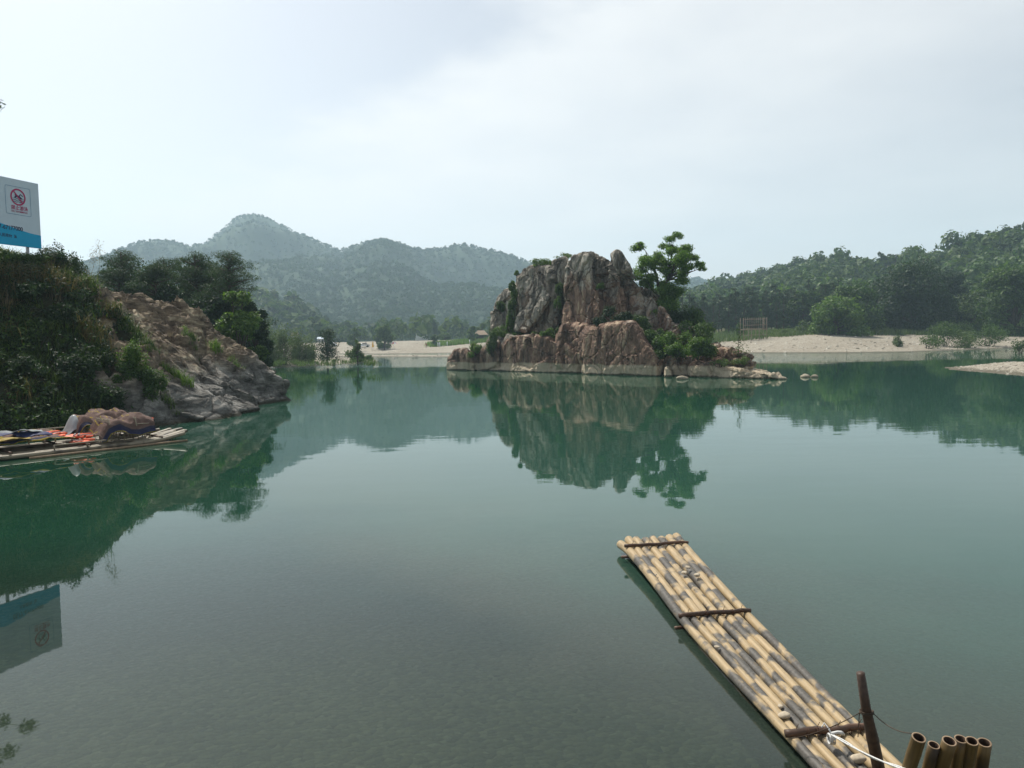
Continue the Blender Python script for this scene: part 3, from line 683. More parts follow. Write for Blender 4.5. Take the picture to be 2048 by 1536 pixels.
def block(name, pts, s, th, mat, seed, tilt=.10, zoomed=True, shrink=.87, bshrink=.80, **kw):
    pts = [z4(*p) if zoomed else p for p in pts]; n = len(pts)
    P = np.array([on_plane(x, y, s, tilt) for x, y in pts])
    P[:, 2] = np.where(P[:, 2] < .45, -1.2, P[:, 2])
    c = P.mean(0); n3 = np.array([c[0], c[1], 0]); n3 = n3/np.linalg.norm(n3)
    def ring(k, off, top=1.):
        Q = c+(P-c)*np.array([k, k, k]); Q[:, 2] = np.where(P[:, 2] < 0, -1.2, Q[:, 2]); return Q+n3*off
    rings = [ring(shrink, 0), ring(1, th*.16), ring(1.0, th*.6), ring(bshrink, th)]
    V = np.concatenate(rings); Fc = []
    for r in range(3):
        for i in range(n): Fc.append((r*n+i, (r+1)*n+i, (r+1)*n+(i+1) % n, r*n+(i+1) % n))
    Fc.append(tuple(range(n))); Fc.append(tuple(range(3*n, 4*n))[::-1])
    # polygon order may be either way round; make normals point out
    bm_ = bpy.data.meshes.new('t'); bm_.from_pydata([tuple(v) for v in V], [], Fc)
    import bmesh
    b = bmesh.new(); b.from_mesh(bm_); bmesh.ops.recalc_face_normals(b, faces=b.faces); b.to_mesh(bm_); b.free()
    Fc = [tuple(p.vertices) for p in bm_.polygons]; bpy.data.meshes.remove(bm_)
    return rough_rock(name, V, Fc, mat, ISL, seed, **kw)
R, G_, D = M['rock'], M['rock_grey'], M['rock_red']
block('boulder', [(90, 815), (93, 745), (128, 702), (190, 694), (236, 722), (243, 815)], 0, 3.2, R, 101, a1=.25)
block('ledge', [(238, 816), (240, 745), (290, 700), (335, 650), (372, 655), (378, 820)], .6, 4, R, 102, a1=.3)
block('ledge', [(340, 822), (360, 760), (372, 665), (410, 607), (470, 610), (540, 616), (610, 622), (700, 650), (770, 668), (815, 700), (828, 836)], .3, 6, D, 103, tilt=.14, a1=.17, a2=.07)
block('slab', [(818, 838), (803, 720), (800, 620), (835, 572), (905, 568), (985, 548), (1095, 547), (1130, 590), (1165, 655), (1205, 715), (1240, 775), (1262, 850)], -.6, 6, D, 104, tilt=.12, a1=.13, a2=.06)
block('slab', [(700, 640), (725, 585), (790, 566), (850, 575), (830, 720), (826, 838), (700, 830)], .9, 5, D, 105, tilt=.12)
block('boulder', [(455, 600), (470, 480), (466, 390), (450, 300), (495, 248), (560, 234), (600, 330), (640, 380), (655, 420), (600, 500), (520, 608)], 1.9, 5, G_, 106, tilt=.12, shrink=.93)
block('boulder', [(560, 236), (640, 250), (672, 300), (688, 390), (700, 470), (694, 575), (620, 615), (500, 608), (560, 520), (600, 420), (570, 330)], 3.1, 5, G_, 107, tilt=.12, shrink=.93)
block('boulder', [(318, 600), (320, 495), (350, 478), (385, 420), (412, 386), (440, 390), (462, 450), (470, 560), (460, 612)], 4.2, 5, G_, 108, tilt=.12)
block('crag', [(700, 580), (712, 470), (722, 330), (734, 212), (765, 188), (830, 172), (885, 168), (872, 270), (905, 380), (925, 470), (900, 580)], 1.6, 7, M['rock_crag'], 109, tilt=.13, shrink=.94, a1=.2, a2=.08)
block('crag', [(860, 175), (935, 180), (978, 205), (1010, 262), (1035, 330), (1050, 385), (1065, 450), (1060, 520), (960, 590), (880, 580), (870, 400), (850, 260)], 2.9, 7, M['rock_crag'], 110, tilt=.13, shrink=.92)
block('boulder', [(656, 215), (700, 204), (735, 208), (728, 300), (712, 345), (672, 300)], 3.6, 3.5, G_, 111, a1=.22, vox=.13)
block('slab', [(978, 182), (1000, 166), (1024, 170), (1048, 205), (1083, 256), (1112, 312), (1080, 325), (1035, 290), (1000, 235)], 2.9, 4.5, G_, 112, a1=.18, shrink=.95, vox=.13)
block('crag', [(1000, 250), (1080, 300), (1112, 330), (1150, 382), (1110, 420), (1060, 460), (1020, 400)], 3.9, 5, M['rock_crag'], 113)
block('shoulder', [(1055, 400), (1100, 378), (1150, 380), (1200, 412), (1245, 465), (1300, 512), (1320, 560), (1330, 640), (1200, 660), (1130, 590), (1070, 480)], 2.8, 6, R, 114, tilt=.3)
block('shoulder', [(1150, 620), (1230, 560), (1330, 575), (1400, 590), (1412, 640), (1480, 690), (1515, 740), (1400, 790), (1250, 800)], 2.4, 6, R, 115, tilt=.5)
block('boulder', [(1262, 852), (1272, 760), (1300, 722), (1345, 735), (1392, 765), (1396, 852)], .9, 4, R, 116, a1=.25)
block('ledge', [(1384, 856), (1388, 792), (1425, 765), (1500, 770), (1560, 795), (1640, 788), (1700, 795), (1760, 800), (1820, 815), (1880, 826), (1960, 830), (2018, 834), (2015, 872)], -.2, 4.5, R, 117, a1=.2, tilt=.3, squash=1.)
block('ledge', [(1420, 790), (1480, 720), (1525, 685), (1600, 692), (1660, 715), (1720, 742), (1757, 778), (1740, 810), (1500, 815)], 1.4, 5, R, 118, a1=.28, tilt=.3, squash=1.)
block('stone', [(1258, 850), (1262, 800), (1276, 785), (1300, 808), (1322, 842), (1318, 852)], -1.0, 1.6, M['rock_grey'], 119, a1=.08, vox=.10)
# hidden heart of the island behind the blocks
block('core', [(150, 800), (330, 620), (400, 430), (480, 300), (700, 240), (900, 215), (1060, 300), (1150, 420), (1290, 540), (1420, 650), (1600, 740), (1700, 830)], 5.0, 9, R, 120, tilt=.15, vox=.3, shrink=.95)

def slab_block(px, py, Y, size, rz, tx, seed, pale=False):
    c = at(px, py, Y); rs_ = np.random.RandomState(seed); B_ = MB(); B_.box((0, 0, 0), size); V = B_.V[0]*(1+rs_.uniform(-.18, .10, (8, 3)))
    Rm = np.array(Matrix.Rotation(rz, 3, 'Z') @ Matrix.Rotation(tx, 3, 'Y')); V = V@Rm.T+c
    return rough_rock('slab', V, [tuple(f) for f in B_.F], M['bank_rock'], spur, seed, vox=.09, a1=.12, a2=.06, a3=.03, s1=.6)
for a_ in [(528, 778, 46.3, (2.2, 2.6, 2.0), .4, .5, 601), (505, 748, 46.2, (2.4, 2.4, 1.6), .1, .6, 602), (478, 795, 42.2, (2.2, 3.0, 1.3), .3, .45, 603), (424, 806, 37.4, (3.4, 3.2, .9), -.2, .42, 604), (350, 832, 34.4, (2.6, 2.2, .8), .2, .3, 605), (455, 752, 43.5, (2.6, 2.2, 1.3), .5, .6, 606), (400, 765, 39.8, (2.8, 2.0, 1.1), .2, .5, 607)]: slab_block(*a_)
def stone(name, label, c, r, seed, mat, group=None, sq=.6, cat='stone', vox=None):
    rs = np.random.RandomState(seed); nu, nv = 14, 9
    u = np.linspace(0, 2*math.pi, nu, endpoint=False); v = np.linspace(0, math.pi, nv)
    Dv = np.array([[math.sin(b)*math.cos(a), math.sin(b)*math.sin(a), math.cos(b)] for b in v for a in u])
    k = 1+.22*vnoise(Dv*1.7+seed, seed % 40)+.08*vnoise(Dv*4+seed, 3)
    V = Dv*k[:, None]*np.array(r)*np.array([1, 1, 1]); a = rs.uniform(0, 3)
    V = V@np.array([[math.cos(a), math.sin(a), 0], [-math.sin(a), math.cos(a), 0], [0, 0, 1]])
    Fc = [(i*nu+j, (i+1)*nu+j, (i+1)*nu+(j+1) % nu, i*nu+(j+1) % nu) for i in range(nv-1) for j in range(nu)]
    o = mesh(name, V, Fc, mat, True); o.location = tuple(float(q) for q in c); return tag(o, label, cat, group)
M['pale_stone'] = simple('pale_stone', (.31, .27, .20), .85, .3, 5.)
M['pebble'] = simple('pebble', (.46, .39, .29), .8, .25, 20.)
for (px, py, r, lab) in [(1365, 757, (.5, .3, .2), 'small pale flat stone at the water line below the island bushes'), (1610, 753, (.6, .35, .2), 'larger of two pale rocks standing alone in the river right of the island'),
                         (1629, 753.5, (.28, .2, .16), 'smaller of two pale rocks standing alone in the river right of the island'), (1562, 757, (.5, .35, .16), 'pale rounded stone at the very right tip of the island')]:
    p = gr(px, py, .05); stone('stone', lab, p, r, int(px) % 97, M['pale_stone'])

# ---------------------------------------------------------------- plants on the island
def isp(X, Y, s, tilt=.12): return on_plane(*z4(X, Y), s, tilt)
def isl_shrub(X, Y, s, rx, rz_, seed, leaf, lab, N=1400, size=.10, **k):
    p = isp(X, Y, s); return shrub('shrub', lab, (p[0], p[1], p[2]-rz_*.5), rx, rz_, seed, leaf, N, size, **k)
mm, ml, md_ = M['leaf_mid'], M['leaf_light'], M['leaf_dark']
isl_shrub(238, 700, .4, 1.25, 1.6, 201, ml, 'bright green rounded bush on the left end boulder of the island', 3600, .09)
isl_shrub(335, 665, .3, 1.1, 2.6, 202, mm, 'olive bush beside the bright green one at the island left end', 2600, .09)
isl_shrub(300, 720, .8, .8, 1.2, 203, md_, 'dark low bush in the cleft behind the left end boulder', 1200, .09)
for i, (X, Y, rx, rz_) in enumerate([(446, 350, .5, 1.3), (445, 390, .7, 2.2), (450, 470, .75, 2.4), (440, 545, .8, 2.2), (380, 460, .9, 1.6), (400, 590, 1.3, 1.5), (470, 600, .9, 1.0)]):
    isl_shrub(X, Y, 2.3, rx, rz_, 210+i, ml if i % 2 else mm, ['highest small creeper bush on the left edge of the grey boulder', 'second creeper bush down the left edge of the grey boulder', 'long hanging creeper halfway down the grey boulder edge', 'creeper bush low in the cleft left of the grey boulder', 'rounded bush on the far left grey boulder of the island', 'leafy bush on the ledge above the red left ledge', 'small bush at the foot of the grey boulder'][i], 1500, .085)
isl_shrub(625, 232, 4.2, 1.9, 1.3, 220, ml, 'bright green bush on top of the grey boulder left of the summit', 2600, .10, ry=1.2)
isl_shrub(735, 195, 5.5, 1.5, .8, 221, M['willow'], 'thin pale scrub on the skyline left of the summit', 700, .08)
isl_shrub(700, 375, 2.5, .55, 1.7, 222, mm, 'ferny plants in the upper cleft left of the main crag', 1200, .08)
isl_shrub(690, 440, 2.3, .5, 1.5, 223, ml, 'ferny plants lower in the cleft left of the main crag', 900, .08)
isl_shrub(645, 608, 1.1, 1.05, 1.1, 224, ml, 'small green bush on the ledge under the grey boulder', 1600, .08)
isl_shrub(705, 590, 1.2, .5, 1.0, 225, mm, 'little plant tuft at the foot of the main crag', 600, .08)
isl_shrub(918, 352, 2.0, .7, .7, 226, ml, 'small fern tuft high on the face of the main crag', 700, .07)
isl_shrub(1010, 520, 1.0, 2.1, 2.3, 227, md_, 'dark green bush above the big red slab in the middle of the island', 4200, .10, ry=1.3)
isl_shrub(925, 545, 1.3, .9, 1.2, 228, md_, 'dark bush left end of the hollow above the red slab', 1100, .09)
isl_shrub(1135, 555, 1.2, 1.1, 1.6, 229, mm, 'bush hanging over the right corner of the red slab', 1700, .09)
RB = [(1185, 640, 1.0, 1.1, 1.7), (1230, 700, .6, 1.3, 1.7), (1290, 660, 1.0, 1.5, 2.0), (1350, 700, .3, 1.8, 1.6), (1440, 690, .1, 1.8, 1.7), (1500, 672, .4, 1.1, 1.4), (1240, 610, 2.0, .9, 1.3), (1370, 640, 2.2, 1.2, 1.4),
      (1290, 520, 5.4, 1.2, 2.0), (1350, 530, 5.5, 1.7, 2.6), (1410, 530, 6.5, 1.7, 2.2), (1320, 470, 7.5, 1.3, 2.4), (1440, 590, 4.5, 2.0, 2.2), (1165, 545, 2.0, .6, 1.0)]
RL = ['leafy bush on the slope just right of the red slab', 'low bush spilling down to the dark boulder at the island waterline', 'tall olive bush in the middle of the right slope thicket', 'broad green bush low on the right slope thicket', 'round bright bush at the right side of the thicket', 'rightmost small bush of the thicket above the island tail',
      'bush between the crag shoulder and the thicket', 'bush behind the small pinkish boulder right of the thicket', 'bush at the foot of the island tree left of its trunk', 'dark bush below the trunk of the island tree', 'olive young tree to the right behind the thicket', 'leafy growth under the lowest limb of the island tree',
      'bush behind the right slope near the beach line', 'small bush under the crag shoulder']
for i, (X, Y, s, rx, rz_) in enumerate(RB):
    isl_shrub(X, Y, s, rx, rz_, 240+i, [mm, mm, ml, ml, ml, mm, mm, ml, md_, md_, mm, md_, mm, mm][i], RL[i], int(1300*rx), .105)
for X, Y, s, rx, rz_, l in [(1560, 760, .3, .9, .7, 'yellow-green low plant on the island tail'), (1690, 755, .4, 1.0, .8, 'grass-like plant near the end of the island tail')]:
    isl_shrub(X, Y, s, rx, rz_, 260+X % 7, M['willow'], l, 500, .07)
for i, (X, Y, rx, rz_, l) in enumerate([(425, 560, .7, 1.6, 'creeper patch between the two grey boulders low on the left'), (350, 610, .9, 1.1, 'bush on the ledge under the far left grey boulder'), (468, 285, .45, .5, 'tuft at the upper left corner of the grey boulder'), (560, 612, .7, .7, 'low plants along the lip of the left red ledge')]):
    isl_shrub(X, Y, 2.0, rx, rz_, 270+i, ml, l, 1100, .08)
# bare thin sapling on the tail
p = isp(1665, 735, 1.2); rs = np.random.RandomState(4); rt = thing('sapling', 'thin upright sapling with sparse leaves on the island tail', 'sapling', p)
mb = MB(); limb(mb, (0, 0, -.4), (0, 0, 2.5), .035, .012, rs, .03)
for k in range(9): a = rs.uniform(0, 6.28); zz = rs.uniform(.4, 2.3); limb(mb, (0, 0, zz), (.55*math.cos(a), .55*math.sin(a), zz+.35), .014, .006, rs, .1, 4, 4)
mb.build('stems', M['bark'], rt, local=True)
v, f = crown([(0, 0, .5, .7, .7, .4), (0, 0, 1.3, .35, .35, .6), (0, 0, 2.1, .22, .22, .5)], 170, .09, 5, .2, .4); mesh('foliage', v, f, M['leaf_mid'], False, rt, local=True)

# the tree on the island, limb by limb
def hero_tree():
    base = isp(1255, 620, 6.5, 0.); root = thing('broadleaf_tree', 'open crowned green tree leaning out behind the crag on the island', 'tree', base)
    q = lambda X, Y, s: on_plane(*z4(X, Y), s, 0.)-base
    rs = np.random.RandomState(9); mb = MB()
    fork = q(1243, 430, 6.5); f2 = q(1225, 320, 6.5); f3 = q(1290, 300, 6.8)
    limb(mb, (0, 0, -2.5), fork, .28, .20, rs, .06, 8, 8); limb(mb, fork, f2, .17, .12, rs, .1, 6, 8); limb(mb, fork, f3, .15, .10, rs, .1, 6, 8)
    spec = [(1150, 150, 6, 38, f2), (1125, 130, 6, 20, f2), (1175, 200, 6.2, 42, f2), (1215, 235, 6.5, 48, f2), (1150, 290, 6, 45, f2), (1135, 250, 6.2, 26, f2), (1205, 290, 7, 40, f2), (1315, 95, 7, 30, f3), (1300, 125, 7, 34, f3), (1285, 170, 6.5, 40, f3),
            (1340, 165, 7, 30, f3), (1395, 165, 7, 38, f3), (1425, 190, 7.3, 30, f3), (1360, 210, 6.5, 50, f3), (1310, 225, 7, 52, f3), (1265, 215, 6, 40, f3), (1270, 270, 7.2, 34, f3), (1440, 245, 7.5, 22, f3), (1466, 258, 7.6, 20, f3), (1388, 275, 7.0, 34, f3), (1340, 300, 6.6, 40, f3),
            (1190, 345, 6.5, 44, fork), (1160, 330, 6, 34, fork), (1230, 375, 7, 40, fork), (1300, 360, 6.8, 46, fork), (1330, 405, 7, 42, fork), (1270, 420, 6.5, 46, fork), (1200, 400, 6.4, 34, fork), (1240, 470, 6, 44, fork), (1310, 460, 6.6, 46, fork)]
    cl = []
    for X, Y, s, r, fr in spec:
        c = q(X, Y, s+rs.normal()*.7); rr = r/2.695/F*85*.86; cl += [(*(c+rs.normal(size=3)*rr*np.array([.65, .65, .4])), rr*.85, rr*.85, rr*.6) for _ in range(3)]; limb(mb, np.array(fr)*rs.uniform(.9, 1), c, .08, .02, rs, .12, 6, 5)
    mb.build('trunk', M['bark'], root, local=True)
    v, f = crown(cl, 38000, .085, 77, .10, .6); mesh('crown', v, f, M['leaf_island'], False, root, local=True)
hero_tree()

# ---------------------------------------------------------------- trees behind the rock spur (left)
def T(px, Y, ytop, zb=None):   # base point and height of a tree whose top shows at ytop
    p = at(px, ytop, Y); b = (0. if zb is None else zb); return (p[0], p[1], b), p[2]-b
for i, (px, Y, yt, w, lab, kind) in enumerate([
    (255, 62, 494, 5.0, 'spreading dark pine at the left end of the group behind the spur', 'p'), (325, 66, 512, 4.6, 'lower dark pine second from the left behind the spur', 'p'), (300, 60, 520, 4.0, 'shorter pine in front of the left pines behind the spur', 'p'),
    (392, 64, 499, 4.6, 'pine with a thin ragged top in the middle of the group behind the spur', 'p'), (448, 62, 498, 4.6, 'tallest right-hand pine of the group behind the spur', 'p'), (420, 68, 520, 4.6, 'dark pine filling the gap between the two right-hand pines', 'p'), (225, 68, 535, 3.8, 'low pine at the far left edge behind the grassy slope', 'p')]):
    b, h = T(px, Y, yt, 2.0); pine_tree('pine_tree', lab, b, h, w*1.6, 300+i, 32000, .10, 80, .08)
for i, (px, Y, yt, w, lab, lf) in enumerate([
    (478, 57, 566, 3.8, 'round dense broadleaf tree at the right end of the pine group', 'leaf_light'), (283, 70, 498, 9., 'wide dark crown behind the left pines of the group', 'leaf_dark'), (400, 71, 508, 9., 'wide dark crown behind the right pines of the group', 'leaf_dark'), (345, 70, 515, 8., 'dark crown closing the dip in the middle of the group', 'leaf_dark'), (506, 60, 600, 2.9, 'lower round broadleaf tree right beside the dense one', 'leaf_dark'), (425, 60, 590, 4., 'dark bushy tree under the right-hand pines', 'leaf_dark'),
    (335, 60, 565, 4.2, 'dark bushy tree under the middle pines', 'leaf_dark'), (520, 66, 640, 2.6, 'low dark bush tree at the foot of the group by the water', 'leaf_dark'), (250, 60, 560, 4., 'dark bushy tree under the left pines', 'leaf_dark')]):
    b, h = T(px, Y, yt, 1.5); broad_tree('broadleaf_tree', lab, b, h, w, 320+i, M[lf], 9000, .13, 26, low=.05)

# ---------------------------------------------------------------- right-hand woods: trees one can tell apart
def far_z(x, y): return float(ground_z(np.array([x]), np.array([y]))[0])
def put(px, Y, yt):
    p = at(px, yt, Y); z = far_z(p[0], p[1]); return (p[0], p[1], z-.15), p[2]-z
BT = [(1672, 176, 588, 14, 'leaf_light', 'bright rounded tree leaning over the beach in front of the wood', 12000, .0), (1712, 186, 562, 13, 'leaf_mid', 'tree filling in behind the bright leaning beach tree', 9000, 0),
      (1832, 190, 516, 22, 'leaf_dark', 'largest dark tree of the right bank standing behind the beach', 26000, 0), (1765, 200, 545, 15, 'leaf_dark', 'dark tree against the left side of the largest one', 11000, 0),
      (1895, 205, 540, 15, 'leaf_dark', 'dark tree against the right side of the largest one', 11000, 0), (1945, 198, 580, 13, 'willow', 'mid height tree between the largest tree and the right edge', 9000, 0), (2030, 180, 528, 18, 'leaf_mid', 'tall dark tree cut by the right edge of the view', 15000, 0),
      (1990, 210, 560, 14, 'hill_leaf', 'paler tree behind the one at the right edge', 9000, 0), (1610, 215, 580, 13, 'leaf_mid', 'rounded tree at the right end of the pine row', 8000, 0), (2120, 185, 540, 18, 'leaf_dark', 'tree just beyond the right edge of the view', 9000, 0)]
for i, (px, Y, yt, w, lf, lab, N, lx) in enumerate(BT):
    b, h = put(px, Y, yt); broad_tree('broadleaf_tree', lab, b, h, w, 340+i, M[lf], N, .36, 40, low=.02, trunk_h=.15)
protos = [pine_tree('pine_tree', 'slender dark pine in the crowded row behind the right beach', (0, 0, 0), 12., 5.5, 360+i, 2600, .34, 22, .15, 'young pines crowded behind the right beach', cat='pine tree') for i in range(3)]
rs = np.random.RandomState(33); k = 0
for row, (Y0, n) in enumerate([(212, 22), (222, 22), (234, 20)]):
    for j in range(n):
        px = 1345+(1700-1345)*(j+rs.uniform(-.3, .3))/n+row*6; Y = Y0+rs.uniform(-3, 3); p = at(px, 660, Y); z = far_z(p[0], p[1]); s = rs.uniform(.85, 1.15)*(1.0 if px > 1450 else .86)
        if k < 3: o = protos[k]; o.location = (float(p[0]), float(p[1]), z); o.rotation_euler.z = rs.uniform(0, 6); o.scale = (s, s, s)
        else: dup(protos[k % 3], (p[0], p[1], z), rs.uniform(0, 6.28), (s, s, s*rs.uniform(.9, 1.1)))
        k += 1
# single trees standing up along the ridge line
ridge = [(1592, 512, 'p'), (1608, 516, 'b'), (1640, 512, 'p'), (1662, 516, 'b'), (1682, 507, 'p'), (1700, 512, 'b'), (1715, 514, 'b'), (1762, 503, 'b'), (1790, 508, 'p'), (1560, 527, 'b'), (1530, 535, 'p'), (1500, 546, 'b'), (1470, 556, 'p'), (1436, 566, 'b'), (1840, 503, 'b'), (1870, 496, 'p'), (1905, 488, 'b'), (1925, 478, 'b'), (1960, 466, 'b'), (1985, 462, 'b'), (2010, 456, 'b'), (2035, 449, 'b')]
pb = broad_tree('broadleaf_tree', 'broad tree standing up along the right-hand ridge line', (0, 0, 0), 11., 8.5, 381, M['hill_leaf'], 1700, .5, 16, low=.1, group='trees along the right-hand ridge')
pp = pine_tree('pine_tree', 'pine standing up along the right-hand ridge line', (0, 0, 0), 12., 6.5, 382, 1500, .55, 14, .25, 'pines along the right-hand ridge', M['hill_leaf'])
fb = fp = True
for (px, yt, kd) in ridge:
    Rr = np.interp(px, HILL_X, HILL_R)-4; p = at(px, yt, Rr*math.cos(math.atan((px-1024)/F))); z = far_z(p[0], p[1]); h = max(6.5, p[2]-z+1.); src = pb if kd == 'b' else pp; s = h/(11. if kd == 'b' else 12.)
    w = s*(rs.uniform(.7, 1.)); first = fb if kd == 'b' else fp
    if first:
        src.location = (float(p[0]), float(p[1]), z-1); src.scale = (w, w, s)
        if kd == 'b': fb = False
        else: fp = False
    else: dup(src, (p[0], p[1], z-1), rs.uniform(0, 6.28), (w, w, s))
# ---------------------------------------------------------------- bushes and small trees on the beaches
def beach_shrub(px, py, z, hgt_px, w_px, seed, lf, lab, N=1500, nm='shrub', cat='shrub', **k):
    g = hit(px, py); d = g[1]; h = hgt_px*d/F; w = w_px*d/F/2
    shrub(nm, lab, (g[0], g[1], g[2]-.15), w, h, seed, M[lf], N, .0011*d, cat=cat, **k)
LB = [(492, 729, 80, 74), (530, 731, 84, 64), (565, 729, 80, 74), (600, 728, 70, 66), (545, 733, 44, 60), (470, 726, 88, 60), (622, 726, 40, 38)]
LBn = ['pale willow bush next to the spur tip on the left spit', 'tall willow bush second from the spur on the left spit', 'widest willow bush in the middle of the left spit thicket', 'willow bush at the right end of the left spit thicket', 'low willow bush in front of the left spit thicket', 'willow bush partly hidden behind the rock spur', 'small low bush right of the left spit thicket']
for i, (px, py, hh, ww) in enumerate(LB): beach_shrub(px, py, .7, hh, ww, 400+i, 'willow', LBn[i], 5200 if hh > 50 else 2200, nc=14, upright=True)
beach_shrub(712, 724, .8, 30, 42, 411, 'leaf_mid', 'dense dark green bush on the right part of the left spit', 2600, nc=10)
beach_shrub(735, 722, .8, 14, 30, 412, 'leaf_mid', 'low end of bush near the tip of the left spit', 900)
beach_shrub(668, 729, .6, 13, 10, 413, 'leaf_mid', 'tiny bush on the gravel edge of the left spit', 420)
g = gr(655, 722, .8); h = 68*g[1]/F; broad_tree('small_tree', 'small ragged tree standing alone on the left spit', (g[0], g[1], .7), h, h*.8, 414, M['leaf_dark'], 3000, .12, 40, low=.08)
g = gr(716, 722, .8); h = 46*g[1]/F; broad_tree('small_tree', 'young narrow tree rising from the dark bush on the left spit', (g[0], g[1], .7), h, h*.6, 415, M['leaf_mid'], 1300, .11, 22, low=.1)
for i, (px, Y, yt, wpx, lab) in enumerate([(706, 262, 649, 34, 'rounded tree at the back of the far beach left of the parasol'), (768, 262, 643, 48, 'wide tree on the far beach right of the yellow parasol'), (756, 268, 650, 30, 'tree close behind the wide one on the far beach')]):
    b, h = put(px, Y, yt); broad_tree('broadleaf_tree', lab, b, h, wpx*Y/F, 420+i, M['leaf_mid'], 4200, .3, 18, low=.12, trunk_h=.25)
for i, (px, Y, yt, wpx, lab) in enumerate([(868, 262, 664, 22, 'small tree on the crest of the far beach'), (944, 262, 650, 24, 'dark tree beside the far hut'), (962, 275, 641, 26, 'tree behind the far hut roof'), (985, 285, 632, 40, 'dark tree at the left foot of the island far behind'), (890, 300, 662, 30, 'low tree far beyond the beach crest')]):
    b, h = put(px, Y, yt); broad_tree('broadleaf_tree', lab, b, max(h, 2), wpx*Y/F, 430+i, M['leaf_mid'], 2200, .3, 12, low=.05, trunk_h=.2)
for i, (px, py, z, hh, ww, lab) in enumerate([(1800, 694, 1.3, 26, 34, 'small twiggy bush alone on the right beach'), (1852, 697, 1.0, 38, 80, 'straggly bush at the left of the right-hand thicket by the water'), (1890, 693, 1.2, 50, 100, 'middle bush of the right-hand thicket by the water'), (1932, 695, 1.0, 48, 100, 'leaning bush of the right-hand thicket by the water'),
    (1975, 693, 1.0, 46, 80, 'bush at the right end of the thicket by the water'), (2040, 706, .3, 42, 40, 'bush at the right edge beside the water'), (1569, 672, 3.2, 14, 14, 'little bush on the upper edge of the right beach near the bamboo rack'), (1462, 668, 3.6, 22, 40, 'low bush left of the bamboo rack'), (1480, 674, 3., 30, 18, 'upright bush at the left leg of the bamboo rack'),
    (1610, 668, 3.6, 26, 50, 'low bush between the bamboo rack and the leaning tree'), (1920, 672, 3.4, 34, 60, 'pale bush behind the right-hand thicket'), (1990, 678, 3.0, 26, 60, 'low bush under the trees near the right edge')]):
    beach_shrub(px, py, z, hh, ww, 440+i, 'leaf_mid' if i % 3 else 'willow', lab, 2200 if i in (2, 3, 4, 10) else 900)
# grass verge along the top of the right beach
rs = np.random.RandomState(55); n = 1500; px_ = rs.uniform(1380, 2120, n); Yv = rs.uniform(178, 205, n)
Xv = (px_-1024)/F*Yv; zv = ground_z(Xv, Yv); v, f = blades(np.stack([Xv, Yv, zv], 1), 14, 1.4, 56, .09, .4, 2.2, 2)
tag(mesh('grass', v, f, M['willow'], False), kind='stuff')
rs = np.random.RandomState(57); n = 500; px_ = rs.uniform(860, 1010, n); Yv = rs.uniform(258, 275, n)
Xv = (px_-1024)/F*Yv; v, f = blades(np.stack([Xv, Yv, ground_z(Xv, Yv)], 1), 12, 1.4, 58, .1, .4, 2.2, 2)
tag(mesh('grass', v, f, M['grass_bright'], False), kind='stuff')
# small plants over the spit
rs = np.random.RandomState(59); n = 90; px_ = rs.uniform(480, 760, n); py_ = rs.uniform(719, 731, n)
Pv = np.array([gr(a, b, .8) for a, b in zip(px_, py_)]); v, f = blades(Pv-[0, 0, .1], 14, .7, 60, .035, .5, .9, 2)
tag(mesh('grass', v, f, M['willow'], False), kind='stuff')

# loose stones too many to count on the gravel banks
def scatter_stones(name, pts, r0, r1, seed):
    rs = np.random.RandomState(seed); n = len(pts); r = r0+(r1-r0)*rs.uniform(0, 1, n)**3
    base = np.array([[1, 0, 0], [.3, .95, 0], [-.8, .6, 0], [-.8, -.6, 0], [.3, -.95, 0], [.45, .1, .62], [-.35, .35, .7], [-.2, -.45, .6]])
    V = base[None]*(r[:, None, None])*(1+.3*rs.uniform(-1, 1, (n, 8, 1))); a = rs.uniform(0, 6.28, n); c, s_ = np.cos(a)[:, None], np.sin(a)[:, None]
    V = np.stack([V[..., 0]*c-V[..., 1]*s_, V[..., 0]*s_+V[..., 1]*c, V[..., 2]*.8], -1)+pts[:, None]-np.array([0, 0, .02])
    f = np.array([[0, 1, 5], [1, 6, 5], [1, 2, 6], [2, 3, 6], [3, 7, 6], [3, 4, 7], [4, 0, 5], [4, 5, 7], [5, 6, 7]])
    Fq = (f[None]+np.arange(n)[:, None, None]*8).reshape(-1, 3)
    tag(mesh(name, V.reshape(-1, 3), Fq, M['pebble_mix'], False), kind='stuff')
t = NT('pebble_mix'); g = t.n('NewGeometry'); M['pebble_mix'] = t.fin(t.ramp(g.outputs['Random Per Island'], [(0, (.13, .115, .09)), (.5, (.32, .285, .225)), (1, (.58, .54, .46))]), .85)
rs = np.random.RandomState(91)
def spread(n, pxa, pxb, pya, pyb, zlo=.03):
    a = rs.uniform(pxa, pxb, n); b = rs.uniform(pya, pyb, n); P_ = np.array([gr(x_, y_, .3) for x_, y_ in zip(a, b)]); z_ = ground_z(P_[:, 0], P_[:, 1]); k_ = z_ > zlo
    return np.stack([P_[k_, 0], P_[k_, 1], z_[k_]], 1)
scatter_stones('pebbles', spread(9000, 1860, 2300, 724, 775), .04, .15, 92)
scatter_stones('pebbles', spread(3600, 440, 775, 715, 738), .06, .34, 93)
scatter_stones('pebbles', spread(5000, 1400, 2200, 676, 706), .09, .42, 94)
scatter_stones('pebbles', spread(1600, 560, 1010, 696, 716), .10, .42, 95)
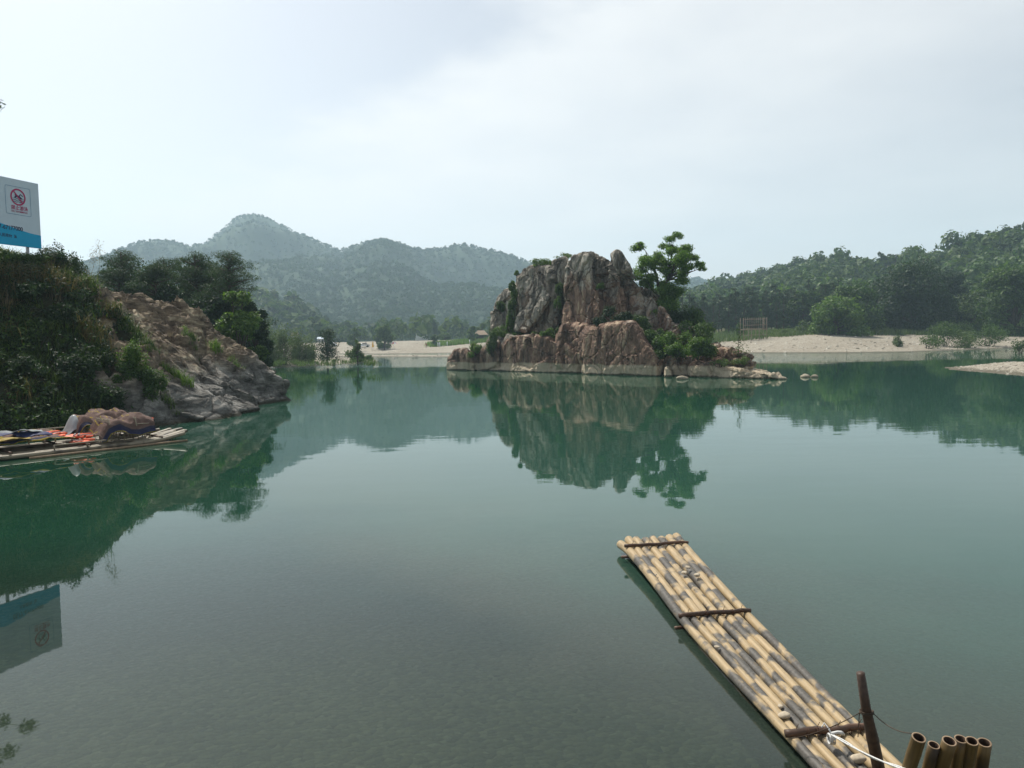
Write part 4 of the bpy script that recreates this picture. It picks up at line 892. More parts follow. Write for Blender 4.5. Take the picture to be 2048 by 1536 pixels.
# ---------------------------------------------------------------- growth on the left bank
rs = np.random.RandomState(70); n = 15000
Xc = rs.uniform(-33, -13.5, n); Yc = rs.uniform(20, 47, n); zc_, sdc = bank_z(Xc, Yc); rsd = rock_side(Xc, Yc)
keep = (sdc > -.1) & (rsd < .2); Xc, Yc, zc_, sdc, rsd = [a[keep] for a in (Xc, Yc, zc_, sdc, rsd)]
zc_ = zc_+fbm(np.stack([Xc, Yc, Xc*0], 1)*.3, 4, 55)*.7*sstep(0, 3, sdc)-.1
Pc = np.stack([Xc, Yc, zc_], 1); kind = vnoise(Pc*.55, 81)+rs.normal(size=len(Xc))*.2
gsel = kind > -.05
v1, f1 = blades(Pc[gsel][:2600], 30, rs.uniform(.35, .95, len(Pc[gsel][:2600])), 71, .022, .95, .45)
tag(mesh('grass', v1, f1, M['grass'], False), kind='stuff')
dsel = (vnoise(Pc*.8+9, 82) > .28)
v2, f2 = blades(Pc[dsel][:800], 22, 1.0, 72, .016, .75, .4)
tag(mesh('grass', v2, f2, M['grass_dry'], False), kind='stuff')
bsel = (kind < .35); cl = [(x, y, z+.25, .5, .5, .42) for x, y, z in Pc[bsel][:1500]]
v3, f3 = crown(cl, 80000, .085, 83, .2, .5); tag(mesh('undergrowth', v3, f3, M['leaf_dark'], False), kind='stuff')
lsel = vnoise(Pc*.6+3, 84) > .45; cl = [(x, y, z+.35, .5, .5, .45) for x, y, z in Pc[lsel][:520]]
v3, f3 = crown(cl, 46000, .085, 85, .2, .45); tag(mesh('undergrowth', v3, f3, M['leaf_mid'], False), kind='stuff')
# shrubs that stand out of the slope
def bank_shrub(px, Y, yt, rx, seed, lf, lab, N=3000, size=.065, asp=.4, nm='shrub', **k):
    p = at(px, yt, Y); z0, _ = bank_z(np.array([p[0]]), np.array([p[1]])); z0 = float(z0[0]); h = max(p[2]-z0, .7)
    shrub(nm, lab, (p[0], p[1], z0-.1), rx, h, seed, M[lf], N, size, 9, asp=asp, **k)
BS = [(118, 37.5, 478, 1.0, 'leaf_dark', 'feathery dark shrub on the skyline right of the sign'), (98, 36.5, 486, .9, 'leaf_dark', 'dark shrub touching the lower corner of the sign'), (45, 35.5, 508, 1.3, 'leaf_mid', 'shrub in front of the sign foot'), (10, 35, 506, 1.2, 'leaf_mid', 'shrub under the left part of the sign'),
      (140, 39, 505, 1.0, 'leaf_dark', 'shrub on the slope crest below the feathery one'), (160, 39, 545, 1.1, 'leaf_mid', 'light tipped shrub on the crest further down'), (190, 39.5, 575, .9, 'leaf_mid', 'small shrub where the slope meets the brown rock'), (60, 33, 560, 1.2, 'leaf_dark', 'dark shrub high on the left slope'), (110, 33, 600, 1.1, 'leaf_dark', 'dark shrub in the middle of the left slope'),
      (265, 33, 680, .8, 'leaf_light', 'bright leafy shrub at the edge of the rock spur'), (245, 32.5, 720, .8, 'leaf_mid', 'leafy shrub above the covered raft'), (300, 33, 735, .9, 'leaf_mid', 'shrub hanging over the grey rock slab'), (60, 30, 700, 1.1, 'leaf_dark', 'dark shrub low on the left slope'), (150, 31, 700, 1.0, 'leaf_dark', 'dark shrub above the orange life jackets'), (205, 31, 770, 1., 'leaf_dark', 'dark shrub right behind the covered chairs')]
for i, (px, Y, yt, rx, lf, lab) in enumerate(BS): bank_shrub(px, Y, yt, rx, 460+i, lf, lab)
# tufts on the rock spur
def tuft(px, py, seed, n, hgt, mat, lab, w=.016, wide=.5):
    best = None
    for Yq in np.arange(30, 56, .1):
        p = at(px, py, Yq)
        if p[2] < spur_z(p[0], p[1])[0]: best = p; break
    if best is None: return
    rs = np.random.RandomState(seed); k = max(3, n//22); b = np.stack([best[0]+np.linspace(-1, 1, k)*wide*.45+rs.normal(size=k)*.08, best[1]+rs.normal(size=k)*.15, np.zeros(k)], 1); b[:, 2] = spur_z(b[:, 0], b[:, 1])-.05
    v, f = blades(b, 22, hgt, seed, w, .8, .3); tag(mesh('grass_tuft', v, f, mat, False, org=best), lab, 'grass')
for a in [(432, 700, 500, 240, .55, M['grass_bright'], 'bright grass tuft high in the crack of the spur'), (385, 690, 501, 420, .45, M['grass'], 'long low strip of grass across the middle of the spur'), (470, 735, 502, 220, .5, M['grass_bright'], 'bright grass below the tuft on the right side of the spur'),
          (372, 668, 503, 200, .4, M['grass_bright'], 'upper grass tuft near the spur summit'), (365, 760, 504, 260, .55, M['grass_bright'], 'grass tuft above the pale slab of the spur'), (340, 745, 505, 200, .5, M['grass'], 'dark grass clump left of the pale slab'), (300, 700, 506, 320, .5, M['grass'], 'grass clump at the left edge of the brown rock'), (335, 805, 507, 200, .35, M['grass'], 'low grass at the foot of the spur near the raft')]: tuft(*a)
# tall feathery reed stalks on the skyline
for i, (px, yt) in enumerate([(197, 492), (187, 512), (176, 548)]):
    p = at(px, yt, 38.5); z0 = float(bank_z(np.array([p[0]]), np.array([p[1]]))[0][0]); rt = thing('reed', ['tallest feathery reed on the skyline between the sign and the pines', 'second feathery reed on the skyline', 'shortest reed on the skyline above the slope'][i], 'reed', (p[0]-.5, p[1], z0))
    mb = MB(); top = np.array([.5, 0, p[2]-z0]); limb(mb, (0, 0, -.2), top, .012, .005, np.random.RandomState(i), .08, 8, 4); mb.build('stalk', M['grass_dry'], rt, local=True)
    v, f = quads(top*.94+np.random.RandomState(i).normal(size=(80, 3))*[.13, .06, .2], np.random.RandomState(i+5).normal(size=(80, 3)), .06, .012, np.random.RandomState(i)); mesh('plume', v, f, M['grass_dry'], False, rt, local=True)
# tree standing on the bank just left of the view; one bough reaches in at the edge
rt = thing('overhanging_tree', 'thin leafy bough reaching in at the left edge above the sign', 'tree', (-29.5, 35, 8.5)); rs = np.random.RandomState(90); mb = MB()
limb(mb, (0, 0, -1), (.8, 0, 6.5), .22, .14, rs, .05, 8, 8); cl = []
ends = [(-24.1, 35.0, 14.0), (-24.0, 35.2, 15.6), (-23.75, 35.2, 12.6), (-24.6, 34.6, 12.2), (-25.8, 35.5, 13.6), (-27.0, 36, 16.), (-28.5, 34, 16.5), (-26, 34.3, 17.), (-25.2, 35.8, 16.4), (-23.9, 34.9, 17.0)]
ends[2] = tuple(at(-2, 207, 35.)+np.array([-.28, 0, 0]))
for e in ends:
    c = np.array(e)-np.array([-29.5, 35, 8.5]); limb(mb, (.8, 0, 6.2*rs.uniform(.6, 1)), c, .06, .012, rs, .1, 7, 5); cl.append((*c, .42, .42, .36))
mb.build('trunk', M['bark'], rt, local=True); v, f = crown(cl, 1500, .10, 91, .1, .4); mesh('crown', v, f, M['leaf_dark'], False, rt, local=True)
# ---------------------------------------------------------------- bamboo
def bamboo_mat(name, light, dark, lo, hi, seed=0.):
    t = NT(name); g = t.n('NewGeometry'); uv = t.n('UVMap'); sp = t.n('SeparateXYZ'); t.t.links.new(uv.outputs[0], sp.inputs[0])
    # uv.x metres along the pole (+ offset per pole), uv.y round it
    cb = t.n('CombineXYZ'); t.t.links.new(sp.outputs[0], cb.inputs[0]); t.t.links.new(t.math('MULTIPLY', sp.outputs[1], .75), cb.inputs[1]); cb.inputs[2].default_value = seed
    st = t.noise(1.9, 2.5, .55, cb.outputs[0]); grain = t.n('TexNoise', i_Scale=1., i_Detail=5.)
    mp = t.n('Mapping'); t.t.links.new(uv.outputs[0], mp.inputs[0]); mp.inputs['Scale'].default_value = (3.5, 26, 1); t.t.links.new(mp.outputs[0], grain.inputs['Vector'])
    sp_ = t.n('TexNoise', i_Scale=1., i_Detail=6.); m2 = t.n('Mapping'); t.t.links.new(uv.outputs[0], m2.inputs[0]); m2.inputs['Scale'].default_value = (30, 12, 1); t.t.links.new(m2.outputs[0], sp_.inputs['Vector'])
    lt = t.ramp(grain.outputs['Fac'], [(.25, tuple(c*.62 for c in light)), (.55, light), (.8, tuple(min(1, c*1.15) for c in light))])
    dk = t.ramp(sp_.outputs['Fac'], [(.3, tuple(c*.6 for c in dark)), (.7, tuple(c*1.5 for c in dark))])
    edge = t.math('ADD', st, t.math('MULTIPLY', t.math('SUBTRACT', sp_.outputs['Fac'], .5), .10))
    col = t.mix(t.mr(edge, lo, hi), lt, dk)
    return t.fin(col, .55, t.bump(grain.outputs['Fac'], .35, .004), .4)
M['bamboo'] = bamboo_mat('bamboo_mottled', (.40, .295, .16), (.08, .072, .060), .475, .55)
M['bamboo_grey'] = bamboo_mat('bamboo_weathered', (.30, .255, .18), (.08, .065, .045), .5, .66, 4)
M['bamboo_end'] = simple('bamboo_weathered_tip', (.27, .19, .12), .7, .25, 12)
M['bamboo_dark'] = bamboo_mat('bamboo_brown', (.13, .082, .026), (.035, .022, .012), .42, .62, 9)
M['stick'] = bamboo_mat('brown_stick', (.13, .07, .042), (.05, .03, .02), .4, .6, 2)
M['twine'] = simple('twine', (.07, .05, .035), .9); M['rope'] = simple('white_rope', (.62, .62, .60), .9, .15, 60)
M['hollow'] = simple('bamboo_hollow', (.05, .03, .02), .9)
M['wire'] = simple('wire', (.10, .05, .03), .7)
def pole(name, path, rad, mat, parent=None, seed=0, node=.34, sides=12, hollow=False, **k):
    """a bamboo pole: even-length culms with a raised ring at each node"""
    path = np.asarray(path, float); seg = np.linalg.norm(np.diff(path, axis=0), axis=1); S = np.concatenate([[0], np.cumsum(seg)]); L = S[-1]
    rs = np.random.RandomState(seed); t_ = []; bul = []
    x = rs.uniform(.05, node)
    pts = [(0, 1.)]
    while x < L-.02:
        pts += [(x-.03, 1.), (x-.008, 1.035), (x, .99), (x+.008, 1.04), (x+.03, 1.), (min(x+node*.5, L-.01), .99)]; x += node*rs.uniform(.8, 1.2)
    pts.append((L, 1.)); pts = sorted(set((min(max(a, 0), L), b) for a, b in pts)); tt = np.array([p[0] for p in pts]); bb = np.array([p[1] for p in pts])
    keep = np.concatenate([[True], np.diff(tt) > 1e-4]); tt, bb = tt[keep], bb[keep]
    P = np.stack([np.interp(tt, S, path[:, i]) for i in range(3)], 1); r = (np.interp(tt, S, np.broadcast_to(rad, len(path))))*bb
    mb = MB(); mb.tube(P, r, sides, cap=not hollow); V = mb.V[0]; Fc = mb.F; mi = [0]*len(Fc); mats = [mat]
    if hollow:
        mb.tube(P[:], r*.78, sides, cap=False); n0 = len(Fc)
        nn = len(P)*sides; inner = mb.F[n0:] if False else None
        F1 = mb.F[:(len(P)-1)*sides]; F2 = [f[::-1] for f in mb.F[(len(P)-1)*sides:]]
        rim = [((len(P)-1)*sides+j, (len(P)-1)*sides+(j+1) % sides, nn+(len(P)-1)*sides+(j+1) % sides, nn+(len(P)-1)*sides+j) for j in range(sides)]
        # a diaphragm closes the tube a hand's breadth down
        kk = max(0, int(np.searchsorted(tt, L-.10))-1); dia = [tuple(nn+kk*sides+j for j in range(sides))]
        V = np.concatenate(mb.V); Fc = F1+F2+rim+dia; mi = [0]*len(F1)+[1]*len(F2)+[2]*len(rim)+[1]; mats = [mat, M['hollow'], M['bamboo_end']]
    o = mesh(name, V, Fc, mats, True, parent, mi, **k); me = o.data; uvl = me.uv_layers.new(name='UVMap')
    off = rs.uniform(0, 50); vi = np.zeros(len(me.loops), np.int32); me.loops.foreach_get('vertex_index', vi); vi2 = vi % (len(P)*sides)
    u = tt[vi2//sides]+off; w = np.abs((vi2 % sides)/sides-.5)*2*.30+off*3.1
    uvl.data.foreach_set('uv', np.stack([u, w], 1).astype(np.float32).ravel())
    return o
# ---- the long raft in the foreground
def raft_pt(px, py, z): return gr(px, py, z)
Lk = [(1234, 1085, .17), (1249, 1103, .15), (1300, 1167, .11), (1358, 1243, .08), (1460, 1360, .07), (1571, 1483, .07), (1632, 1552, .07), (1720, 1650, .07)]
Rk = [(1362, 1077, .17), (1377, 1095, .15), (1433, 1158, .11), (1499, 1233, .08), (1612, 1345, .07), (1738, 1470, .07), (1815, 1545, .07), (1920, 1650, .07)]
Lp = np.array([gr(*a) for a in Lk]); Rp = np.array([gr(*a) for a in Rk])
raft = thing('bamboo_raft', 'long mottled bamboo raft pointing out across the water with a raised bow', 'raft', tuple((Lp[-1]+Rp[-1])/2*np.array([1, 1, 0])))
def smooth_path(P, n=40):
    P = np.asarray(P); s = np.concatenate([[0], np.cumsum(np.linalg.norm(np.diff(P, axis=0), axis=1))]); u = np.linspace(0, s[-1], n)
    Q = np.stack([np.interp(u, s, P[:, i]) for i in range(3)], 1)
    for _ in range(4): Q[1:-1] = (Q[:-2]+2*Q[1:-1]+Q[2:])/4
    return Q
rs = np.random.RandomState(101)
for k in range(8):
    w = (k+.5)/8; P = Lp*(1-w)+Rp*w
    wd = np.linalg.norm(Rp-Lp, axis=1)/8/2
    d0 = (P[0]-P[1])/np.linalg.norm(P[0]-P[1]); ext = .03+rs.uniform(-.05, .06)
    P = P.copy(); P[0] += d0*ext+(np.array([0, 0, -.06]) if k == 0 else np.array([0, 0, .0]))
    P[:, 2] += rs.uniform(-.008, .008)+(.012 if k in (0, 7) else 0)
    Q = smooth_path(P, 44); Q[:, :2] += (rs.normal()*.006+.012*np.sin(np.linspace(0, 9, 44)+k*2.3))[:, None]*np.array([1, .3])
    r = np.interp(np.linspace(0, 1, 44), np.linspace(0, 1, len(wd)), wd)*(1.0+rs.uniform(-.05, .05))*np.linspace(1.05, .98, 44)
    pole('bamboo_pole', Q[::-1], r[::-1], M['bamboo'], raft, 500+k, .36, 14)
def crossbar(i, lift, over, r, seed):
    a, b = Lp[i], Rp[i]; d = (b-a)/np.linalg.norm(b-a); r_ = np.linalg.norm(b-a)/16
    z = np.array([0, 0, r_+r*.8+lift]); A = a-d*over+z; B = b+d*over+z; n = 9
    P = A+(B-A)*np.linspace(0, 1, n)[:, None]+np.random.RandomState(seed).normal(size=(n, 3))*[.004, .006, .004]
    cb = pole('crossbar', P, r*np.linspace(1.05, .9, n), M['stick'], raft, seed, .25, 10)
    # wire lashings between the poles
    mb = MB(); ax = np.cross(d, [0, 0, 1])
    for q in range(1, 8):
        c = a+(b-a)*q/8+z; an = np.linspace(0, 2*math.pi, 11)
        for o_ in (-.008, .008):
            mb.tube(c+d*o_+ax*(np.cos(an)*(r+.006))[:, None]+np.array([0, 0, 1])*(np.sin(an)*(r+.006)-.008)[:, None], .0032, 5)
        if q % 2: mb.tube(np.array([c+[0, 0, r], c+ax*.02+[.01, 0, r+.05]]), .003, 4)
    mb.build('lashing', M['wire'], cb)
    return A, B, d
crossbar(1, 0, -.0, .024, 511); crossbar(3, 0, .0, .026, 512); A3, B3, d3 = crossbar(5, 0, .0, .030, 513)
# under-bar ends showing beneath the left side
for i in (1, 3):
    a, b = Lp[i], Rp[i]; d = (b-a)/np.linalg.norm(b-a); r_ = np.linalg.norm(b-a)/16; z = np.array([0, 0, -r_-.02]); P = np.array([a-d*.05+z, (a+b)/2+z, b+d*.04+z]); pole('lower_bar', P, .022, M['stick'], raft, 520+i, .3, 8)
def on_raft(px, py): return gr(px, py, .10+.05)
for i, (px, py, zz, r, lab) in enumerate([(1376, 1136, .205, .035, 'small cut knot of wood lying by two pebbles near the bow of the raft'), (1368, 1147, .20, .042, 'left pebble of the pair near the raft bow'), (1394, 1152, .195, .048, 'right flat pebble of the pair near the raft bow'), (1434, 1295, .13, .026, 'little pebble alone in the middle of the raft'),
    (1569, 1434, .115, .055, 'large round flat pebble left of the stake on the raft'), (1561, 1414, .115, .027, 'small pale pebble just above the large round one'), (1717, 1521, .115, .058, 'pale chipped pebble by the white rope'), (1312, 1150, .19, .018, 'tiny pebble near the left edge of the raft'), (1385, 1173, .175, .014, 'tiny stone right below the bow pebbles')]):
    p = gr(px, py, zz); o = stone('pebble', lab, p+np.array([0, 0, r*.28]), (r, r*.85, r*.48), 530+i, M['pebble'], cat='pebble')
# ---- stake, rope, twine
def stake_obj():
    pts = [at(1721, 1346, 5.35), at(1725, 1380, 5.36), at(1731, 1412, 5.37), at(1739, 1450, 5.39), at(1750, 1500, 5.42), at(1762, 1560, 5.45), at(1775, 1640, 5.5)]
    pts.append(pts[-1]+(pts[-1]-pts[-2])*2.2)
    rt = thing('mooring_stake', 'leaning brown wooden stake the raft is moored to', 'stake', tuple(pts[-1]*np.array([1, 1, 1])))
    o = pole('post', np.array(pts)[::-1], np.array([.033, .034, .038, .046, .050, .052, .053, .054])[::-1]*.88, M['stick'], rt, 541, .5, 12)
    mb = MB(); an = np.linspace(0, 4*math.pi, 22); c = at(1733, 1424, 5.38)
    mb.tube(c+np.stack([np.cos(an)*.046, np.sin(an)*.046, np.linspace(-.012, .012, 22)], 1), .005, 5); mb.build('binding', M['twine'], rt)
    return c
cS = stake_obj()
def hang(a, b, sag, n=14): u = np.linspace(0, 1, n)[:, None]; return a+(b-a)*u-np.array([0, 0, sag])*4*u*(1-u)
def line_obj(name, lab, cat, paths, r, mat):
    mb = MB()
    for P in paths: mb.tube(P, r, 6)
    o = mesh(name, np.concatenate(mb.V), mb.F, mat, True, None, org=paths[0][0]); return tag(o, lab, cat)
tl = gr(1578, 1478, .19)
line_obj('twine', 'thin dark twine from the stake to the left of the near crossbar', 'twine', [hang(cS+[-.04, 0, 0], tl, .03), hang(cS+[-.04, .02, 0], gr(1716, 1474, .19), -.02)], .0035, M['twine'])
KN = gr(1662, 1474, .2)
mbk = MB()
# ---- six bamboo ends of a second raft rising at the lower right
TB = [((1838, 1475), (1810, 1560), .052), ((1868, 1490), (1848, 1570), .044), ((1899, 1482), (1872, 1570), .052), ((1922, 1478), (1905, 1570), .047), ((1944, 1482), (1928, 1570), .047), ((1969, 1485), (1957, 1570), .051)]
r2 = thing('bamboo_raft', 'dark upturned ends of a second bamboo raft at the lower right', 'raft', tuple(at(1890, 1750, 4.3)))
for i, (a, b, r) in enumerate(TB):
    A = at(a[0], a[1], 4.60+.03*(i % 2)); B = at(b[0], b[1], 4.72); C = B+(B-A)*1.6+np.array([0, -.05, .0]); Dd = C+(C-B)*1.2+np.array([0, -.6, .3])
    P = smooth_path([Dd, C, B, A], 20); P[-1] = A
    pole('bamboo_pole', P, np.linspace(r*.9, r, 20)*.80, M['bamboo_dark'], r2, 550+i, .3, 18, hollow=True)
P = np.array([at(1800, 1580, 4.4), at(1890, 1590, 4.38), at(1985, 1588, 4.4)]); pole('crossbar', P+[0, -.05, .03], .025, M['stick'], r2, 561, .3, 8)
stone('wood_knot', 'pale cut twig end inside the fifth bamboo tube', at(1949, 1489, 4.70), (.018, .018, .018), 7, M['pale_stone'], cat='twig')
tr = at(1838, 1466, 4.76)
line_obj('twine', 'thin pale twine from the stake to the first upturned bamboo', 'twine', [hang(cS+[.04, 0, 0], tr, .05)], .0032, M['twine'])
RE = at(1822, 1545, 4.55); rp = hang(KN+[0, 0, .02], RE, .02, 16)
mb = MB(); mb.tube(rp, .006, 6); mb.tube(rp+np.array([.012, .0, -.004])+np.sin(np.linspace(0, 9, 16))[:, None]*.006, .005, 6)
an = np.linspace(0, 2*math.pi, 12)
for o_ in (-.012, .004, .018): mb.tube(KN+np.array([o_, 0, -.01])+np.stack([0*an, np.cos(an)*.037, np.sin(an)*.037-.005], 1), .008, 6)
mb.tube(KN+np.array([[-.05, .05, .05], [-.03, .06, .08], [-.005, .03, .05], [.0, 0, .03]]), .007, 6)
mb.tube(KN+np.array([[0, 0, .03], [.05, .0, .035], [.09, .02, .02], [.12, .05, -.01]]), [.009, .013, .016, .01], 6)
mb.build('rope', M['rope'], org=KN); tag(bpy.data.objects['rope'], 'white rope knotted round the near crossbar and running to the second raft', 'rope')

# ---------------------------------------------------------------- moored rafts with covered chairs (left)
bow = gr(372, 872, .15)[:2]; ste = gr(0, 912, .15)[:2]; E = (bow-ste)/np.linalg.norm(bow-ste); Nn = np.array([-E[1], E[0]])
if Nn[1] < 0: Nn = -Nn
def rp_(t_, s_, z): q = bow-E*t_+Nn*s_; return np.array([q[0], q[1], z])
def moored(t0, t1, s0, n, lab, seed, wid=.13):
    rt = thing('bamboo_raft', lab, 'raft', tuple(rp_(t1, s0+n*wid/2, 0))); rs = np.random.RandomState(seed)
    for k in range(n):
        s = s0+(k+.5)*wid; e0 = rs.uniform(-.25, .2); u = np.linspace(0, 1, 16)
        T_ = t0+e0+(t1-t0-e0)*u; z = .10+.22*np.clip(1-(T_-t0)/1.6, 0, 1)**2+rs.uniform(-.015, .015)
        P = np.array([rp_(a, s+(k-n/2)*.03*np.clip(1-(a-t0)/2, 0, 1), b) for a, b in zip(T_, z)])
        pole('bamboo_pole', P[::-1], wid*.5*rs.uniform(.9, 1.05), M['bamboo_grey'], rt, seed*10+k, .4, 8)
    for t_ in (t0+.9, t0+3.2, t0+5.4, t0+7.6):
        if t_ < t1: pole('crossbar', np.array([rp_(t_, s0-.05, .22), rp_(t_, s0+n*wid+.05, .22)]), .035, M['stick'], rt, seed+int(t_*7), .3, 8)
    return rt
moored(0, 10.5, -.1, 10, 'moored bamboo raft nearest the open water under the front covered chairs', 61)
moored(.55, 10.5, 1.45, 9, 'moored bamboo raft against the bank behind the first one', 62)
# outer low pole floating along the front
line_obj('bamboo_pole', 'loose bamboo pole floating along the outer side of the moored rafts', 'pole', [np.array([rp_(a, -.28-.02*a, .03) for a in np.linspace(.1, 5, 8)])], .04, M['bamboo_end'])
def rail(t0, t1, s, z, lab): line_obj('handrail', lab, 'pole', [np.array([rp_(a, s, z) for a in np.linspace(t0, t1, 6)]), np.array([rp_(t1, s, .15), rp_(t1, s, z)]), np.array([rp_((t0+t1)/2, s, .15), rp_((t0+t1)/2, s, z)])], .022, M['bamboo_grey'])
rail(2.3, 4.2, -.02, .30, 'low bamboo rail along the outer edge of the front moored raft'); rail(2.6, 4.2, 2.4, .62, 'bamboo rail behind the life jackets on the back moored raft')
def chair(lab, t_, s, first=None):
    if first is not None: return dup(first, tuple(rp_(t_, s, .2)), first.rotation_euler.z, .78, lab)
    rt = thing('bamboo_chair', lab, 'chair', (0, 0, 0), 0, 'bamboo chairs under the tarpaulins')
    m = M['bamboo_grey']; W = .27; Dp = .25
    for sx in (-1, 1):
        for sy, h in ((-1, .45), (1, .98)):
            MB().tube([(sx*W, sy*Dp, 0), (sx*W, sy*Dp+(.10 if h > .5 else 0), h)], .024, 6).build('leg', m, rt, local=True)
        MB().tube([(sx*W, -Dp, .66), (sx*W, Dp+.05, .68)], .02, 6).tube([(sx*W, -Dp, .42), (sx*W, -Dp, .66)], .02, 6).build('armrest', m, rt, local=True)
    mb = MB()
    for k in range(8): mb.tube([(-W+k*2*W/7, -Dp, .44), (-W+k*2*W/7, Dp, .44)], .018, 5)
    mb.build('seat', m, rt, local=True); mb = MB()
    for k in range(5): mb.tube([(-W+k*2*W/4, Dp+.02, .5), (-W+k*2*W/4, Dp+.10, .95)], .014, 5)
    mb.tube([(-W, Dp+.09, .95), (W, Dp+.09, .95)], .02, 6); mb.build('backrest', m, rt, local=True); mb = MB()
    for y in (-Dp, Dp): mb.tube([(-W, y, .16), (W, y, .16)], .016, 5)
    for x in (-W, W): mb.tube([(x, -Dp, .2), (x, Dp, .2)], .016, 5)
    mb.build('stretcher', m, rt, local=True)
    rt.scale = (.78, .78, .78); rt.location = tuple(rp_(t_, s, .2)); rt.rotation_euler.z = math.atan2(E[1], E[0])+math.pi/2; return rt
c0 = chair('front bamboo chair under the purple edged tarpaulin nearest the bow', 1.4, .3)
chair('second bamboo chair under the purple edged tarpaulin', 2.25, .3, c0); chair('bamboo chair on the far side under the purple edged tarpaulin nearest the bow', 1.4, .9, c0); chair('bamboo chair on the far side under the purple edged tarpaulin further aft', 2.25, .9, c0)
chair('bamboo chair under the striped tarpaulin nearest the bow', 1.6, 1.85, c0); chair('bamboo chair under the striped tarpaulin further aft', 2.45, 1.85, c0)
def tarp_mat():
    t = NT('tarpaulin'); uv = t.n('UVMap'); sp = t.n('SeparateXYZ'); t.t.links.new(uv.outputs[0], sp.inputs[0])
    mx = lambda a: t.math('MINIMUM', a, t.math('SUBTRACT', 1., a))
    wob = t.math('MULTIPLY', t.math('SUBTRACT', t.noise(2.2, 3), .5), .05)
    e = t.math('ADD', sp.outputs[1], wob)
    base = t.ramp(t.noise(5, 5, .65), [(.3, (.10, .062, .052)), (.7, (.20, .130, .105))])
    c = t.n('ValToRGB'); cr = c.color_ramp; cr.interpolation = 'CONSTANT'; t.t.links.new(e, c.inputs[0])
    for p in (.0, .055, .10, .19): pass
    while len(cr.elements) < 4: cr.elements.new(.5)
    for el, (p, col) in zip(cr.elements, [(0, (.22, .17, .02)), (.03, (.022, .024, .06)), (.09, (.03, .03, .055)), (.13, (0, 0, 0))]): el.position = p; el.color = (*col, 1)
    inb = t.mr(e, .12, .13)
    st = t.math('SINE', t.math('MULTIPLY', sp.outputs[0], 62.)); st = t.mr(st, .90, .94)
    base2 = t.mix(t.math('MULTIPLY', st, t.mr(sp.outputs[1], .42, .47)), base, (.30, .22, .03))
    return t.fin(t.mix(inb, c.outputs[0], base2), .85, t.bump(t.noise(9, 6, .7), .8, .05), .2)
M['tarp'] = tarp_mat()
def tarp(lab, t0, t1, s0, s1, zf, seed, nu=70, nv=50, mat=None, name='tarpaulin'):
    u, v = np.meshgrid(np.linspace(0, 1, nu), np.linspace(0, 1, nv), indexing='ij'); u = u.ravel(); v = v.ravel()
    T_ = t0+(t1-t0)*u; S_ = s0+(s1-s0)*v; P3 = np.stack([T_, S_, T_*0], 1)
    z = zf(T_, S_)+fbm(P3*1.9+seed, 4, seed)*.16+.06*(1-2*np.abs(fbm(P3*np.array([1.1, 2.2, 1])+seed, 3, seed+7)))-.03
    z = np.maximum(z, .24); T_ = T_+fbm(P3*1.3+5, 3, seed+2)*.14; S_ = S_+fbm(P3*1.3+9, 3, seed+3)*.1
    q = bow[None]-E[None]*T_[:, None]+Nn[None]*S_[:, None]
    o = mesh(name, np.column_stack([q, z]), np.ascontiguousarray(grid_faces(nu, nv)), mat or M['tarp'], True, org=(*q.mean(0), .2)); me = o.data
    uvl = me.uv_layers.new(name='UVMap'); vi = np.zeros(len(me.loops), np.int32); me.loops.foreach_get('vertex_index', vi); uvl.data.foreach_set('uv', np.stack([u[vi], v[vi]], 1).astype(np.float32).ravel())
    tag(o, lab, 'tarpaulin'); md = o.modifiers.new('thick', 'SOLIDIFY'); md.thickness = .012; return o
g_ = lambda x, c, w: np.exp(-((x-c)/w)**2)
def zA(T_, S_):
    top = np.maximum(g_(T_, 1.35, .40), .9*g_(T_, 2.25, .42))
    return .74+.22*top*sstep(-.1, .35, S_)-.28*sstep(.18, -.12, S_)-.30*sstep(2.5, 2.85, T_)-.06*g_(T_, 1.85, .2)
tarp('mauve brown tarpaulin with a dark blue and yellow hem draped over the front chairs', 1.02, 2.85, -.12, 1.25, zA, 21)
def zB(T_, S_):
    top = np.maximum.reduce([.85*g_(T_, 1.5, .35), 1.05*g_(T_, 2.05, .4), .8*g_(T_, 2.75, .25)])
    return .70+.42*top-.30*sstep(1.6, 1.25, S_)-.4*sstep(2.85, 3.2, T_)-.25*sstep(1.4, 1.1, T_)
tarp('brown tarpaulin with yellow stripes piled high over the back chairs', 1.12, 3.15, 1.25, 2.5, zB, 22)
M['tarp_grey'] = simple('grey_plastic', (.36, .38, .38), .4, .2, 3, .5)
tarp('crumpled translucent grey plastic sheet at the aft end of the striped tarpaulin', 2.75, 3.3, 1.5, 2.3, lambda T_, S_: .30+.72*g_(T_, 2.95, .25)*g_(S_, 1.9, .4), 27, 30, 26, M['tarp_grey'], 'plastic_sheet')
tarp('large flat brown tarpaulin with yellow corners spread on the rafts at the left edge', 3.45, 8.6, .35, 2.4, lambda T_, S_: .42+.10*np.sin(T_*1.7)*g_(S_, 1.4, .8)+.15*sstep(1.2, 2.4, S_), 23, 110, 50)
M['tarp_blue'] = simple('blue_cloth', (.022, .03, .10), .7, .3, 4); M['tarp_pale'] = simple('pale_cloth', (.20, .22, .23), .7, .2, 4); M['tarp_yellow'] = simple('yellow_cloth', (.27, .19, .02), .7, .25, 5)
tarp('blue cloth lying folded on the flat brown tarpaulin', 3.95, 6.1, .95, 1.6, lambda T_, S_: .56+.10*np.sin(T_*1.7)*g_(S_, 1.4, .8)+.05*g_(S_, 1.3, .3), 24, 60, 20, M['tarp_blue'], 'cloth')
